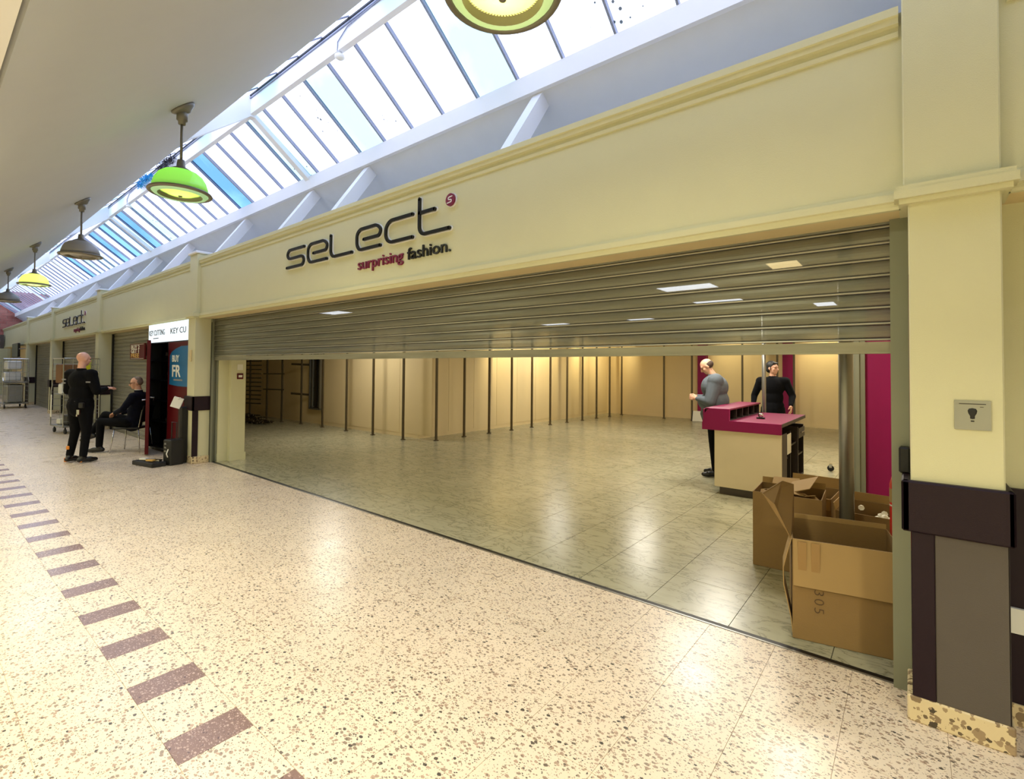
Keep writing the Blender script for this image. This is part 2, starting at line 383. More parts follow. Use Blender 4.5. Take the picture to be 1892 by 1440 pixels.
m = MB(); m.box(XL, XR, 1.9, 2.0, 4.28, 4.60); struct(m.build('trim_8', 'white_paint'))
m = MB(); m.box(XL-.1, XR, -1.8, -1.6, 0, 3.0); struct(m.build('wall_left', 'cream_paint'))
m = MB(); m.box(XR, XR+.1, -1.8, 5.0, 0, 5.6); struct(m.build('wall_near_end', 'cream_paint'))
# --- far gable in brick, and the far shop end below
gab = MB(); gab.box(XL-.2, XL, -1.8, 5, 2.9, 5.6); gab = struct(gab.build('wall_far', 'red_joint'))
bm_ = MB(); bm_.box(0, .012, .006, .47, .004, .145); bmesh_data = None
nb = 0
for r in range(18):
    for c in range(6):
        y = 1.9+c*.48+(r % 2)*.24; z = 2.92+r*.15
        if y > 4.6: continue
        if bmesh_data is None: o = bm_.build('brick', 'red_brick', gab, loc=(XL, y, z)); bmesh_data = o.data
        else:
            o = bpy.data.objects.new('brick', bmesh_data); S.collection.objects.link(o); o.parent = gab; o.location = (XL, y, z)
m = MB(); m.box(XL-.2, XL, -1.8, 5, 0, 2.9); struct(m.build('wall_far_lower', 'cream_paint'))
m = MB(); m.box(XL, -36.7, 3.4, 3.6, 0, 3.4); struct(m.build('wall_far_return', 'cream_paint'))

# --- rooflight
RX = -6.58; PS = .522
roof = struct(MB().box(XL, XR, 2.80, 2.862, 5.00, 5.27).build('window_1', 'white_paint'))
m = MB(); m.box(XL, XR, 2.788, 2.80, 5.236, 5.256); m.build('seal', 'black_seal_and_shade', roof)
m = MB(); m.box(XL, XR, 2.785, 2.80, 5.20, 5.215); m.build('cable_clip_rail', 'bar_grey', roof)
m = MB(); m.box(XL, XR, 3.63, 3.72, 4.235, 4.42); m.build('sill_rail', 'white_paint', roof)
m = MB(); m.box(XL, XR, 1.96, 2.04, 4.55, 4.63); m.build('sill_rail', 'white_paint', roof)
RT, RB = Vector((0, 2.863, 5.035)), Vector((0, 3.665, 4.42)); LT, LB = Vector((0, 2.795, 5.275)), Vector((0, 2.0, 4.61))
def xv(v, x): return Vector((x, v.y, v.z))
bar_r = bar_l = None
pane_cache = {}
ks = range(-60, 22)
def addbar(k):
    global bar_r, bar_l
    x = RX+k*PS
    if bar_r is None:
        mb = MB(); mb.beam(xv(RT, 0), xv(RB, 0), (1, 0, 0), .020, .045); bar_r = mb.build('glazing_bar', 'bar_grey', roof, loc=(x, 0, 0))
        mb = MB(); mb.beam(xv(LT, 0), xv(LB, 0), (1, 0, 0), .03, .012); bar_l = mb.build('glazing_bar', 'bar_grey', roof, loc=(x, 0, 0))
    else:
        for b in (bar_r, bar_l):
            o = bpy.data.objects.new('glazing_bar', b.data); S.collection.objects.link(o); o.parent = roof; o.location = (x, 0, 0)
blue = {-5: 1, -14: 1, -17: 1, -19: 1, -26: 1}
rnd = random.Random(3)
for k in ks:
    addbar(k); x = RX+k*PS
    for side, (T, B) in enumerate(((RT, RB), (LT, LB))):
        kind = 'roof_glass_blue' if (side == 0 and k in blue) else ('roof_glass_pale' if rnd.random() < .28 else 'roof_glass_clear')
        key = (side, kind)
        if key not in pane_cache:
            mb = MB(); n = (B-T).cross(Vector((1, 0, 0))).normalized()
            mb.add([xv(T, .013), xv(T, PS-.013), xv(B, PS-.013), xv(B, .013)], [(0, 1, 2, 3)])
            o = mb.build('pane', kind, roof, loc=(x, 0, 0)); pane_cache[key] = o.data
        else:
            o = bpy.data.objects.new('pane', pane_cache[key]); S.collection.objects.link(o); o.parent = roof; o.location = (x, 0, 0)
for i in range(-5, 2):
    x = -6.84+7.31*i
    mb = MB(); mb.prism([(2.80, 4.97), (2.86, 4.97), (3.72, 4.30), (3.72, 4.40), (2.86, 5.03), (2.80, 5.26), (1.98, 4.58), (1.98, 4.30)], 'x', x-.052, x+.052)
    mb.build('rafter', 'white_paint', roof)
# --- braces between fascia top and slope
for i, x in enumerate([4.6, 2.3, .3, -2.71, -5.43, -6.80, -9.04, -11.8, -13.9, -16.2, -19.8, -23.4, -27]):
    mb = MB(); mb.beam((x, 3.80, 4.28), (x, 3.22, 3.44), (1, 0, 0), .11, .14); struct(mb.build('brace', 'white_paint'))

# --- shop shell
m = MB(); m.box(-19, .3, 3.46, 17.1, 2.90, 3.0); struct(m.build('ceiling_shop', 'shop_ceiling'))
m = MB(); m.box(-19.1, -8.87, 7.5, 17.1, 0, 2.9); wb = struct(m.build('wall_block', 'shop_wall'))
m = MB(); m.box(-8.87, .3, 16.6, 17.1, 0, 2.9); struct(m.build('wall_back', 'shop_wall'))
m = MB(); m.box(.06, .3, 3.6, 17, 0, 2.9); struct(m.build('wall_shop_right', 'shop_wall'))
m = MB(); m.box(-19.1, -19, 3.5, 7.5, 0, 2.9); struct(m.build('wall_shop_left', 'shop_wall'))
m = MB(); m.box(-36.7, -9.7, 3.46, 3.55, 0, 3.4); struct(m.build('wall_behind_shutters', 'shop_wall'))
m = MB(); m.box(-9.7, -9.30, 3.40, 3.56, 0, 2.9); m.box(-9.62, -9.19, 3.56, 3.80, 0, 2.9); jb = struct(m.build('wall_jamb', 'cream_paint'))
m = MB(); m.box(-9.7, -9.29, 3.395, 3.57, 0, .13); m.box(-9.62, -9.175, 3.55, 3.815, 0, .13); m.build('skirting', 'cream_paint', jb)
m = MB(); m.box(-.49, .06, 8.14, 8.3, 0, 2.9); struct(m.build('wall_magenta', 'magenta'))
m = MB(); m.box(-.67, -.49, 8.08, 8.35, 0, 2.9); m.box(-.60, -.55, 8.05, 8.08, 0, 2.9); struct(m.build('trim_9', 'guide_grey'))
m = MB(); m.box(-2.98, -2.70, 16.35, 16.6, 0, 2.9); struct(m.build('wall_magenta_strip', 'magenta'))
m = MB(); m.box(-5.46, -5.2, 16.35, 16.6, 0, 2.9); struct(m.build('wall_magenta_strip', 'magenta'))
m = MB(); m.box(-19, -8.855, 7.485, 7.5, 0, .09); m.box(-8.87, -8.855, 7.5, 16.6, 0, .09); m.box(-8.87, .06, 16.585, 16.6, 0, .09); struct(m.build('baseboard_shop', 'shop_wall'))
# block wall is built of tall panels: joints
pm = None
for i, x in enumerate([-17.6+1.15*k for k in range(8)]):
    m = MB(); m.box(x, x+1.142, 7.478, 7.5, .09, 2.88); m.build('wall_panel', 'shop_wall', wb)
for i in range(10):
    y = 7.52+i*.9; m = MB(); m.box(-8.87, -8.848, y, y+.892, .09, 2.88); m.build('wall_panel', 'shop_wall', wb)

# ================================================================== LIGHTING FIXTURES
# pendants over the mall
emis('lamp_core', (255, 250, 225), 9)
def glowglass(name, rgb, emit):
    m, nt, p = new_mat(name); L = nt.links.new
    tl = nd(nt, 'ShaderNodeBsdfTranslucent'); tl.inputs[0].default_value = srgb(*rgb); df = nd(nt, 'ShaderNodeBsdfDiffuse'); df.inputs[0].default_value = srgb(*rgb)
    mx = nd(nt, 'ShaderNodeMixShader'); mx.inputs[0].default_value = .35; L(tl.outputs[0], mx.inputs[1]); L(df.outputs[0], mx.inputs[2])
    gl = nd(nt, 'ShaderNodeBsdfGlossy', Roughness=.12); m2 = nd(nt, 'ShaderNodeMixShader'); m2.inputs[0].default_value = .05; L(mx.outputs[0], m2.inputs[1]); L(gl.outputs[0], m2.inputs[2])
    e = nd(nt, 'ShaderNodeEmission'); e.inputs[0].default_value = srgb(*rgb); e.inputs[1].default_value = emit; ad = nd(nt, 'ShaderNodeAddShader'); L(m2.outputs[0], ad.inputs[0]); L(e.outputs[0], ad.inputs[1])
    L(ad.outputs[0], nt.nodes['Material Output'].inputs[0]); return m
glowglass('shade_lit', (178, 226, 138), .10); glowglass('shade_lit_warm', (228, 236, 150), .4); glowglass('ring_mint', (206, 226, 206), .22); translucent('shade_off', (150, 148, 146), 0, .15)
glowglass('lens_lit', (196, 226, 120), .35); glowglass('lens_lit_warm', (242, 238, 160), .7); translucent('lens_off', (150, 146, 138), 0, .2)
def pendant(x, y, lit, label, warm=False):
    t = thing('pendant_lamp', (x, y, 0), label, 'lamp', 'pendant lamps along the mall ceiling')
    tilt = Matrix.Rotation(R(38), 4, 'X')
    zc = 2.90+.783*(y-.237)
    m = MB(); m.lathe([(0, .0), (.095, 0), (.10, -.012), (.085, -.028), (.05, -.045), (.03, -.06), (0, -.06)], (0, 0, zc), 24, tilt)
    m.lathe([(.0, -.02), (.04, -.03), (.04, -.115), (.028, -.118), (.026, -.15), (0, -.15)], (0, -.0, zc), 16)
    m.build('canopy', 'lamp_grey', t, smooth=True)
    m = MB(); m.tube([(0, 0, zc-.1), (0, 0, 3.34)], .0105, 10); m.build('rod', 'lamp_grey', t, smooth=True)
    m = MB(); m.lathe([(0, 3.36), (.026, 3.36), (.03, 3.335), (.034, 3.30), (.055, 3.29), (.085, 3.272), (.088, 3.262), (0, 3.262)], n=24); m.build('collar', 'lamp_grey', t, smooth=True)
    dome = [(.088, 3.266), (.125, 3.252), (.158, 3.225), (.182, 3.185), (.197, 3.135), (.203, 3.095)]
    m = MB(); m.lathe(dome+[(r-.005, z) for r, z in reversed(dome)], n=40)
    m.build('shade', ('shade_lit_warm' if warm else 'shade_lit') if lit else 'shade_off', t, smooth=True)
    m = MB(); m.lathe([(.20, 3.098), (.226, 3.092), (.231, 3.083), (.226, 3.074), (.208, 3.07), (.20, 3.078), (.20, 3.098)], n=44); m.build('rim', 'lamp_grey', t, smooth=True)
    m = MB(); m.lathe([(.203, 3.082), (.188, 3.066), (.172, 3.058), (.158, 3.064)], n=40); m.build('glass_ring', 'ring_mint' if lit else 'lens_off', t, smooth=True)
    m = MB(); m.lathe([(.16, 3.064), (.150, 3.094), (.138, 3.11)], n=40); m.build('inner_band', 'lamp_grey', t, smooth=True)
    # ribbed lens
    m = MB(); n = 72
    for i in range(n):
        a0, a1 = 2*math.pi*i/n, 2*math.pi*(i+.55)/n
        for (r0, z0), (r1, z1) in (((.15, 3.098), (.10, 3.075)), ((.10, 3.075), (.05, 3.062)), ((.05, 3.062), (.012, 3.058))):
            m.add([(r0*math.cos(a0), r0*math.sin(a0), z0), (r0*math.cos(a1), r0*math.sin(a1), z0), (r1*math.cos(a1), r1*math.sin(a1), z1), (r1*math.cos(a0), r1*math.sin(a0), z1)], [(0, 1, 2, 3)])
    m.lathe([(.15, 3.103), (.10, 3.08), (.05, 3.067), (.0, 3.063)], n=36)
    m.build('ribbed_lens', ('lens_lit_warm' if warm else 'lens_lit') if lit else 'lens_off', t)
    m = MB(); m.lathe([(0, 3.05), (.014, 3.052), (.016, 3.06), (0, 3.066)], n=12); m.build('finial', 'lamp_grey', t, smooth=True)
    if lit:
        m = MB(); m.lathe([(0, 3.26), (.016, 3.25), (.018, 3.215), (.012, 3.20), (0, 3.199)], n=14); m.build('bulb', 'lamp_core', t, smooth=True)
        lamp('bulb_inner', 'POINT', (x, y, 3.15), 2.0, (1, .97, .74), .03)
        lamp('bulb_light', 'AREA', (x, y, 3.045), 22, (1, .95, .66), .2, shape='DISK')
    return t
pendant(-1.20, 1.40, True, 'nearest pendant lamp, cut by the top edge, its yellow lens seen from below', True)
pendant(-4.71, 1.40, True, 'pendant lamp with glowing green glass dome, second from the camera')
pendant(-8.45, 1.40, False, 'unlit grey pendant lamp between the green one and a small lit yellow one')
pendant(-12.2, 1.40, True, 'small lit yellow pendant lamp, fourth along the ceiling', True)
pendant(-15.9, 1.40, False, 'farthest pendant lamp, unlit and cut by the left edge')
# unseen fill lights added in the low near-side soffit to brighten floor and pillar
emis('fill_glow', (255, 240, 205), 12)
for i, x in enumerate([1.6, -1.4, -4.4, -7.4, -10.4, -14, -18, -22, -27, -32]):
    t = thing('fill_downlight', (x, -.55, 2.9), 'added unseen fill light in the soffit, %s from the near end of the mall' % ordinal(i), 'light', 'added fill lights in the low soffit')
    m = MB(); m.lathe([(.12, 0), (.125, -.012), (.105, -.012), (.10, 0)], n=24); m.build('bezel', 'white_paint', t)
    m = MB(); m.lathe([(.10, -.004), (0, -.004)], n=24); m.build('lens', 'fill_glow', t)
    lamp('fill_beam', 'AREA', (x, -.55, 2.87), 118 if x > 0 else 54 if x > -8 else 38, NEUT, .22, shape='DISK', spread=R(150))
# shop ceiling panels
louvre('panel_white', (240, 246, 255), 10); louvre('panel_warm', (255, 226, 160), 8)
PAN = [(-1.15, 6.5, .32, .55, 'panel_warm', 'warm ceiling light panel nearest the right end of the big shutter'),
       (-2.62, 7.38, .80, .45, 'panel_white', 'long white ceiling light panel, upper of the two above the counter'),
       (-2.70, 9.27, .82, .52, 'panel_white', 'long white ceiling light panel, lower of the two above the counter'),
       (-1.24, 10.7, .32, .62, 'panel_white', 'small white ceiling light panel above the white-walled bay at the right'),
       (-5.2, 11.55, .65, .6, 'panel_white', 'ceiling light panel deep in the shop, mid-width of the shutter'),
       (-7.7, 11.5, .8, .6, 'panel_white', 'faint ceiling light panel beside the long post wall'),
       (-10.2, 6.1, .8, .5, 'panel_white', 'faint ceiling light panel in the left bay of the shop')]
PE = [48, 50, 48, 48, 42, 18, 42]
for pi_, (x, y, a, b, mt, lab) in enumerate(PAN):
    t = thing('ceiling_light_panel', (x, y, 2.9), lab, 'light', 'light panels in the shop ceiling')
    m = MB(); m.box(-a/2-.03, a/2+.03, -b/2-.03, -b/2, -.02, .0); m.box(-a/2-.03, a/2+.03, b/2, b/2+.03, -.02, 0); m.box(-a/2-.03, -a/2, -b/2, b/2, -.02, 0); m.box(a/2, a/2+.03, -b/2, b/2, -.02, 0)
    m.build('frame', 'white_paint', t)
    m = MB(); m.box(-a/2, a/2, -b/2, b/2, -.012, -.004); m.build('diffuser', mt, t)
    lamp('panel_light', 'AREA', (x, y, 2.86), PE[pi_], (1, .93, .78), .5)
# wall-washing spotlights on the ceiling by the long post wall and back wall
for i, (x, y, tx, ty, e) in enumerate([(-7.6, 10.3, -8.87, 10.6, 60), (-7.6, 12.3, -8.87, 12.6, 60), (-7.6, 14.4, -8.87, 14.8, 70), (-2.0, 15.4, -1.9, 16.6, 40), (-4.6, 15.4, -4.3, 16.6, 26), (-7.4, 15.5, -8.6, 16.3, 40)]):
    t = thing('spotlight', (x, y, 2.9), 'small ceiling spotlight washing the shop wall, %s from the left' % ordinal(i), 'spotlight', 'wall-washing spotlights')
    m = MB(); d = Vector((tx-x, ty-y, -.9)).normalized(); m.tube([(0, 0, 0), (0, 0, -.05)], .02, 8); m.tube([Vector((0, 0, -.05)), Vector((0, 0, -.05))+d*.12], .04, 12); m.build('housing', 'black', t)
    l = lamp('spot_beam', 'SPOT', Vector((x, y, 2.84))+d*.13, e*2.2, (1, .83, .48), .05, spot_size=R(95), spot_blend=.8)
    l.rotation_euler = d.to_track_quat('-Z', 'Y').to_euler()
# ================================================================== SHUTTERS
def slat_mesh(w, h, d=.012):
    # convex curtain slat with a hooked lip along its lower edge
    pr = [(.0, h), (-.004, h*.93), (-d*.7, h*.8), (-d, h*.6), (-d, h*.42), (-d*.75, h*.25), (-.003, h*.16), (.0, h*.13), (-.010, h*.12), (-.0115, h*.05), (-.009, .0), (.002, .0), (.002, h)]
    m = MB(); m.prism(pr, 'x', 0, w); return m
def lip_mesh(w, h):
    m = MB(); m.prism([(.003, h*.13), (-.011, h*.125), (-.013, h*.06), (-.010, .002), (.003, .002)], 'x', 0, w); return m
def shutter(x0, x1, z0, z1, h, label, mat, y=3.345, bar=.071):
    t = thing('roller_shutter', (x0, y, 0), label, 'shutter')
    w = x1-x0; me = lip = None; z = z0+bar
    while z < z1-.005:
        hh = h
        if me is None:
            o = slat_mesh(w, h).build('slat', mat, t, loc=(0, 0, z)); me = o.data
            l = lip_mesh(w, h).build('lip', 'lip_highlight', o); lip = l.data
            gm = MB(); gm.box(0, w, -.0085, -.002, h*.975, h*1.0); gm.box(0, w, -.0075, .0, h*.125, h*.175); q = gm.build('gap_shade', 'black_seal_and_shade', o); gap_shade = q.data  # black strips paint the shade in the slat joint and above the lip
        else:
            o = bpy.data.objects.new('slat', me); S.collection.objects.link(o); o.parent = t; o.location = (0, 0, z)
            for nm_, d_ in (('lip', lip), ('gap_shade', gap_shade)): l = bpy.data.objects.new(nm_, d_); S.collection.objects.link(l); l.parent = o
        z += h
    m = MB(); m.box(0, w, -.012, .012, z0, z0+bar-.006); m.box(0, w, -.02, .02, z0, z0+.012); m.build('bottom_rail', 'shutter_steel', t)
    return t
big = shutter(-9.335, -.075, 1.745, 2.50, .0877, 'wide half-raised steel shutter across the big shop opening', 'punched_steel')
for a, b, s in ((-.088, -.012, -.088), (-9.378, -9.322, -9.335)):
    m = MB(); m.box(a, b, 3.29, 3.325, 0, 2.46); m.box(a, b, 3.372, 3.40, 0, 2.46); m.box((b-.02) if a > -1 else a, b if a > -1 else a+.02, 3.325, 3.372, 0, 2.46)
    g = m.build('guide_rail', 'guide_grey'); g.parent = big; g.location = (9.335, -3.345, 0)
m = MB(); m.box(-9.329, -9.322, 3.282, 3.29, 0, 2.4); g = m.build('brush_seal', 'black', big, loc=(9.335, -3.345, 0))
labs = ['closed steel shutter directly behind the burgundy key-cutting kiosk', 'closed steel shutter under the small distant shop sign, behind the wheeled cage', 'narrow closed steel shutter farthest down the mall, between two pillars']
for i, (x0, x1) in enumerate([(-16.0, -9.76), (-22.4, -16.43), (-27.9, -22.83)]):
    t = shutter(x0+.05, x1-.05, 0, 2.44, .0925, labs[i], 'shutter_steel', y=3.36)
    for a in (-.05, x1-x0-.1):
        m = MB(); m.box(a, a+.05, -.05, .04, 0, 2.44); m.build('guide_rail', 'black' if a < 0 else 'guide_grey', t)

# ================================================================== SHOP SIGNS
def stroke(path, wdt, y0, y1, rad=.05, closed=False):
    # rounded stroke in the x-z plane swept along a path with filleted corners
    pts = []
    P = [Vector((p[0], p[1])) for p in path]
    for i, p in enumerate(P):
        if 0 < i < len(P)-1:
            a = (P[i-1]-p); b = (P[i+1]-p); r = min(rad, a.length*.49, b.length*.49)
            a = p+a.normalized()*r; b = p+b.normalized()*r
            for t in range(7):
                t /= 6; pts.append(a*(1-t)**2+p*2*t*(1-t)+b*t*t)
        else: pts.append(p)
    L_, R_ = [], []
    n = len(pts)
    for i, p in enumerate(pts):
        d = (pts[min(i+1, n-1)]-pts[max(i-1, 0)]).normalized(); nn = Vector((-d.y, d.x))*wdt/2
        L_.append(p+nn); R_.append(p-nn)
    m = MB(); vs = []
    for l, r in zip(L_, R_): vs += [(l.x, y0, l.y), (r.x, y0, r.y), (l.x, y1, l.y), (r.x, y1, r.y)]
    fs = []
    for i in range(n-1):
        a = 4*i; b = a+4; fs += [(a, a+1, b+1, b), (a+2, b+2, b+3, a+3), (a, b, b+2, a+2), (a+1, a+3, b+3, b+1)]
    m.add(vs, fs)
    for e, q in ((0, 1), (n-1, n-2)):
        c = pts[e]; poly = [(c.x+wdt/2*math.cos(2*math.pi*k/12), c.y+wdt/2*math.sin(2*math.pi*k/12)) for k in range(12)]
        m.prism(poly, 'y', y0, y1)
    return m
def sign(x, z, sc, label, sx=1.0):
    t = thing('shop_sign', (x, FY, z), label, 'sign')
    H = .225
    L = [  # letters laid out in metres on the big sign
        ('S', .0, .44, [(.44, H), (.05, H), (.0, H*.75), (.05, H*.5), (.40, H*.5), (.44, H*.25), (.40, 0), (.0, 0)]),
        ('e', .53, .44, [(.13, H*.47), (.42, H*.47), (.45, H*.75), (.38, H), (.06, H), (.0, H*.8), (.0, .06), (.05, 0), (.44, 0)]),
        ('L', 1.05, .44, [(.0, H+.03), (.0, .05), (.05, 0), (.44, 0)]),
        ('e', 1.58, .43, [(.13, H*.47), (.41, H*.47), (.44, H*.75), (.37, H), (.06, H), (.0, H*.8), (.0, .06), (.05, 0), (.43, 0)]),
        ('c', 2.10, .43, [(.43, H), (.07, H), (.0, H*.75), (.0, H*.25), (.07, 0), (.43, 0)]),
        ('t', 2.63, .42, [(.0, H+.125), (.0, .05), (.05, 0), (.42, 0)]),
    ]
    def add(nm, pths, ox):
        for wd, y0, y1, mat, lvl in ((.034, -.032, -.012, 'black_gloss', 0), (.048, -.014, .0, 'white_paint', 1)):
            m = MB()
            for p in pths:
                q = stroke([((ox+a)*sx*sc, b*sc) for a, b in p], wd*sc, y0, y1, .055*sc); m.add(q.v, q.f)
            if lvl == 0: o = m.build('letter', mat, t)
            else: m.build('letter_backing', mat, o)
    for nm, ox, w_, p in L:
        pths = [p]
        if nm == 't': pths.append([(.0, H*.95), (.22, H*.95)])
        add(nm, pths, ox)
    cx, cz = (2.63+.43)*sx*sc, .255*sc
    m = MB(); m.prism([(cx+.058*sc*math.cos(k*math.pi/12), cz+.058*sc*math.sin(k*math.pi/12)) for k in range(24)], 'y', -.03, -.012); d = m.build('dot', 'magenta_dark', t)
    m = MB(); m.prism([(cx+.066*sc*math.cos(k*math.pi/12), cz+.066*sc*math.sin(k*math.pi/12)) for k in range(24)], 'y', -.014, 0); m.build('dot_backing', 'white_paint', d)
    m = stroke([(cx+.03*sc, cz+.028*sc), (cx-.02*sc, cz+.022*sc), (cx-.02*sc, cz+.002*sc), (cx+.02*sc, cz-.002*sc), (cx+.02*sc, cz-.022*sc), (cx-.035*sc, cz-.028*sc)], .009*sc, -.034, -.03, .02*sc); m.build('dot_letter', 'white_paint', d)
    text('surprising', .165*sc, 'tagline_word', 'magenta_dark', t, (1.585*sx*sc, -.010, -.212*sc), sx=1.22, ext=.008, off=.0012*sc)
    text('fashion.', .165*sc, 'tagline_word', 'black_gloss', t, (2.44*sx*sc, -.010, -.212*sc), sx=1.24, ext=.008, off=.0012*sc)
    return t
sign(-6.32, 2.93, 1.0, 'large raised lettering reading SeLect surprising fashion on the near fascia')
sign(-21.0, 2.84, 1.0, 'small distant SeLect surprising fashion lettering on the fascia by the second pillar')

# ================================================================== PEOPLE
M('skin', (206, 156, 128), .55, var=.08, vscale=20); M('skin_bald', (214, 160, 136), .42, var=.08, vscale=20)
M('hair_dark', (18, 15, 14), .6); M('hair_grey', (120, 108, 96), .8); M('hair_short', (66, 50, 40), .8)
M('cloth_black', (5, 5, 8), .95, spec=.2, bump=.4, bscale=24); M('cloth_navy', (11, 14, 28), .95, spec=.2, bump=.4, bscale=24); M('cloth_grey', (86, 94, 102), .85, bump=.5, bscale=18, var=.12, vscale=10)
M('leather', (12, 11, 11), .35); M('sole_orange', (208, 128, 40), .6); M('patch', (130, 130, 132), .6)
def cap(m, a, b, ra, rb, n=12):
    a, b = Vector(a), Vector(b); d = (b-a); L = d.length or 1e-4; d = d/L
    pts, rs = [], []
    for t in (80, 55, 28): pts.append(a-d*ra*math.sin(R(t))); rs.append(ra*math.cos(R(t)))
    for i in range(5): t = i/4; pts.append(a+d*L*t); rs.append(ra+(rb-ra)*t)
    for t in (28, 55, 80): pts.append(b+d*rb*math.sin(R(t))); rs.append(rb*math.cos(R(t)))
    m.tube(pts, rs, n)
def ell(m, c, r, rot=None, n=20):
    prof = [(max(1e-4, math.cos(R(t))), math.sin(R(t))) for t in range(-90, 91, 15)]
    mt = Matrix.Diagonal((r[0], r[1], r[2])).to_3x3()
    if rot: mt = rot.to_3x3() @ mt
    k = len(m.v); m.lathe([(p[0], p[1]) for p in prof], c, n, mt.to_4x4())
    m.f.append(tuple(range(k, k+n))[::-1]); m.f.append(tuple(range(len(m.v)-n, len(m.v))))
def fuse(m, name, mat, parent, voxel, it=3):
    me = bpy.data.meshes.new(name); me.from_pydata(m.v, [], m.f); me.validate()
    bm = bmesh.new(); bm.from_mesh(me); bmesh.ops.recalc_face_normals(bm, faces=bm.faces[:]); bm.to_mesh(me); bm.free()
    o = bpy.data.objects.new(name, me); S.collection.objects.link(o)
    r = o.modifiers.new('r', 'REMESH'); r.mode = 'VOXEL'; r.voxel_size = voxel
    s = o.modifiers.new('s', 'SMOOTH'); s.iterations = it; s.factor = .5
    dg = bpy.context.evaluated_depsgraph_get(); out = bpy.data.meshes.new_from_object(o.evaluated_get(dg))
    bpy.data.objects.remove(o)
    return link(name, out, mat, parent, smooth=True)
def hand(m, wrist, aim, palm_n, curl=.5, s=1.0):
    # palm, four unequal bent fingers, thumb from the side of the palm
    w_ = Vector(wrist); a = Vector(aim).normalized(); n = Vector(palm_n); n = (n-a*n.dot(a)).normalized(); side = a.cross(n)
    cap(m, w_, w_+a*.03*s, .026*s, .028*s)
    for k in (-1, -.33, .33, 1): cap(m, w_+a*.02*s+side*k*.014*s, w_+a*.085*s+side*k*.026*s, .017*s, .0135*s, 8)
    for k, L in ((-1, .062), (-.33, .078), (.33, .083), (1, .072)):
        p0 = w_+a*.088*s+side*k*.028*s; ln = L*s
        ang = curl*.7; d1 = a*math.cos(ang)+n*math.sin(ang); p1 = p0+d1*ln*.45
        ang2 = curl*1.7; d2 = a*math.cos(ang2)+n*math.sin(ang2); p2 = p1+d2*ln*.32
        ang3 = curl*2.3; d3 = a*math.cos(ang3)+n*math.sin(ang3); p3 = p2+d3*ln*.23
        cap(m, p0, p1, .0115*s, .0105*s, 8); cap(m, p1, p2, .0105*s, .0098*s, 8); cap(m, p2, p3, .0098*s, .009*s, 8)
    t0 = w_+a*.025*s-side*.026*s; t1 = t0+(a*.6-side*.75+n*.3).normalized()*.038*s; t2 = t1+(a*.9-side*.1+n*.5).normalized()*.045*s
    cap(m, t0, t1, .016*s, .013*s, 8); cap(m, t1, t2, .013*s, .011*s, 8)
def head(m, c, rot, s=1.0):
    f = lambda v: Vector(c)+rot.to_3x3() @ (Vector(v)*s)
    ell(m, f((0, -.012, .03)), (.076*s, .096*s, .088*s), rot); ell(m, f((0, .018, -.035)), (.060*s, .070*s, .075*s), rot)
    ell(m, f((0, .055, -.085)), (.030*s, .026*s, .024*s), rot)                   # chin
    cap(m, f((0, .086, .012)), f((0, .106, -.028)), .010*s, .015*s, 8)           # nose
    cap(m, f((-.040, .070, .028)), f((.040, .070, .028)), .017*s, .017*s, 8)     # brow
    cap(m, f((-.018, .080, -.058)), f((.018, .080, -.058)), .011*s, .011*s, 8)   # lips
    for q in (-1, 1):
        ell(m, f((q*.074, -.008, -.005)), (.012*s, .022*s, .034*s), rot @ Matrix.Rotation(R(-12), 4, 'X'), 12)
        ell(m, f((q*.042, .052, -.02)), (.024*s, .024*s, .022*s), rot, 12)       # cheeks
    return f
def shoe(m, ankle, fwd, s=1.0):
    a = Vector(ankle); f = Vector(fwd).normalized(); g = Vector((a.x, a.y, a.z-.09))
    cap(m, g+f*(-.05)+Vector((0, 0, .045)), g+f*.10+Vector((0, 0, .042)), .042*s, .046*s); cap(m, g+f*.10+Vector((0, 0, .036)), g+f*.175+Vector((0, 0, .032)), .044*s, .032*s)
    cap(m, g+f*(-.03)+Vector((0, 0, .06)), a+Vector((0, 0, .02)), .042*s, .048*s)
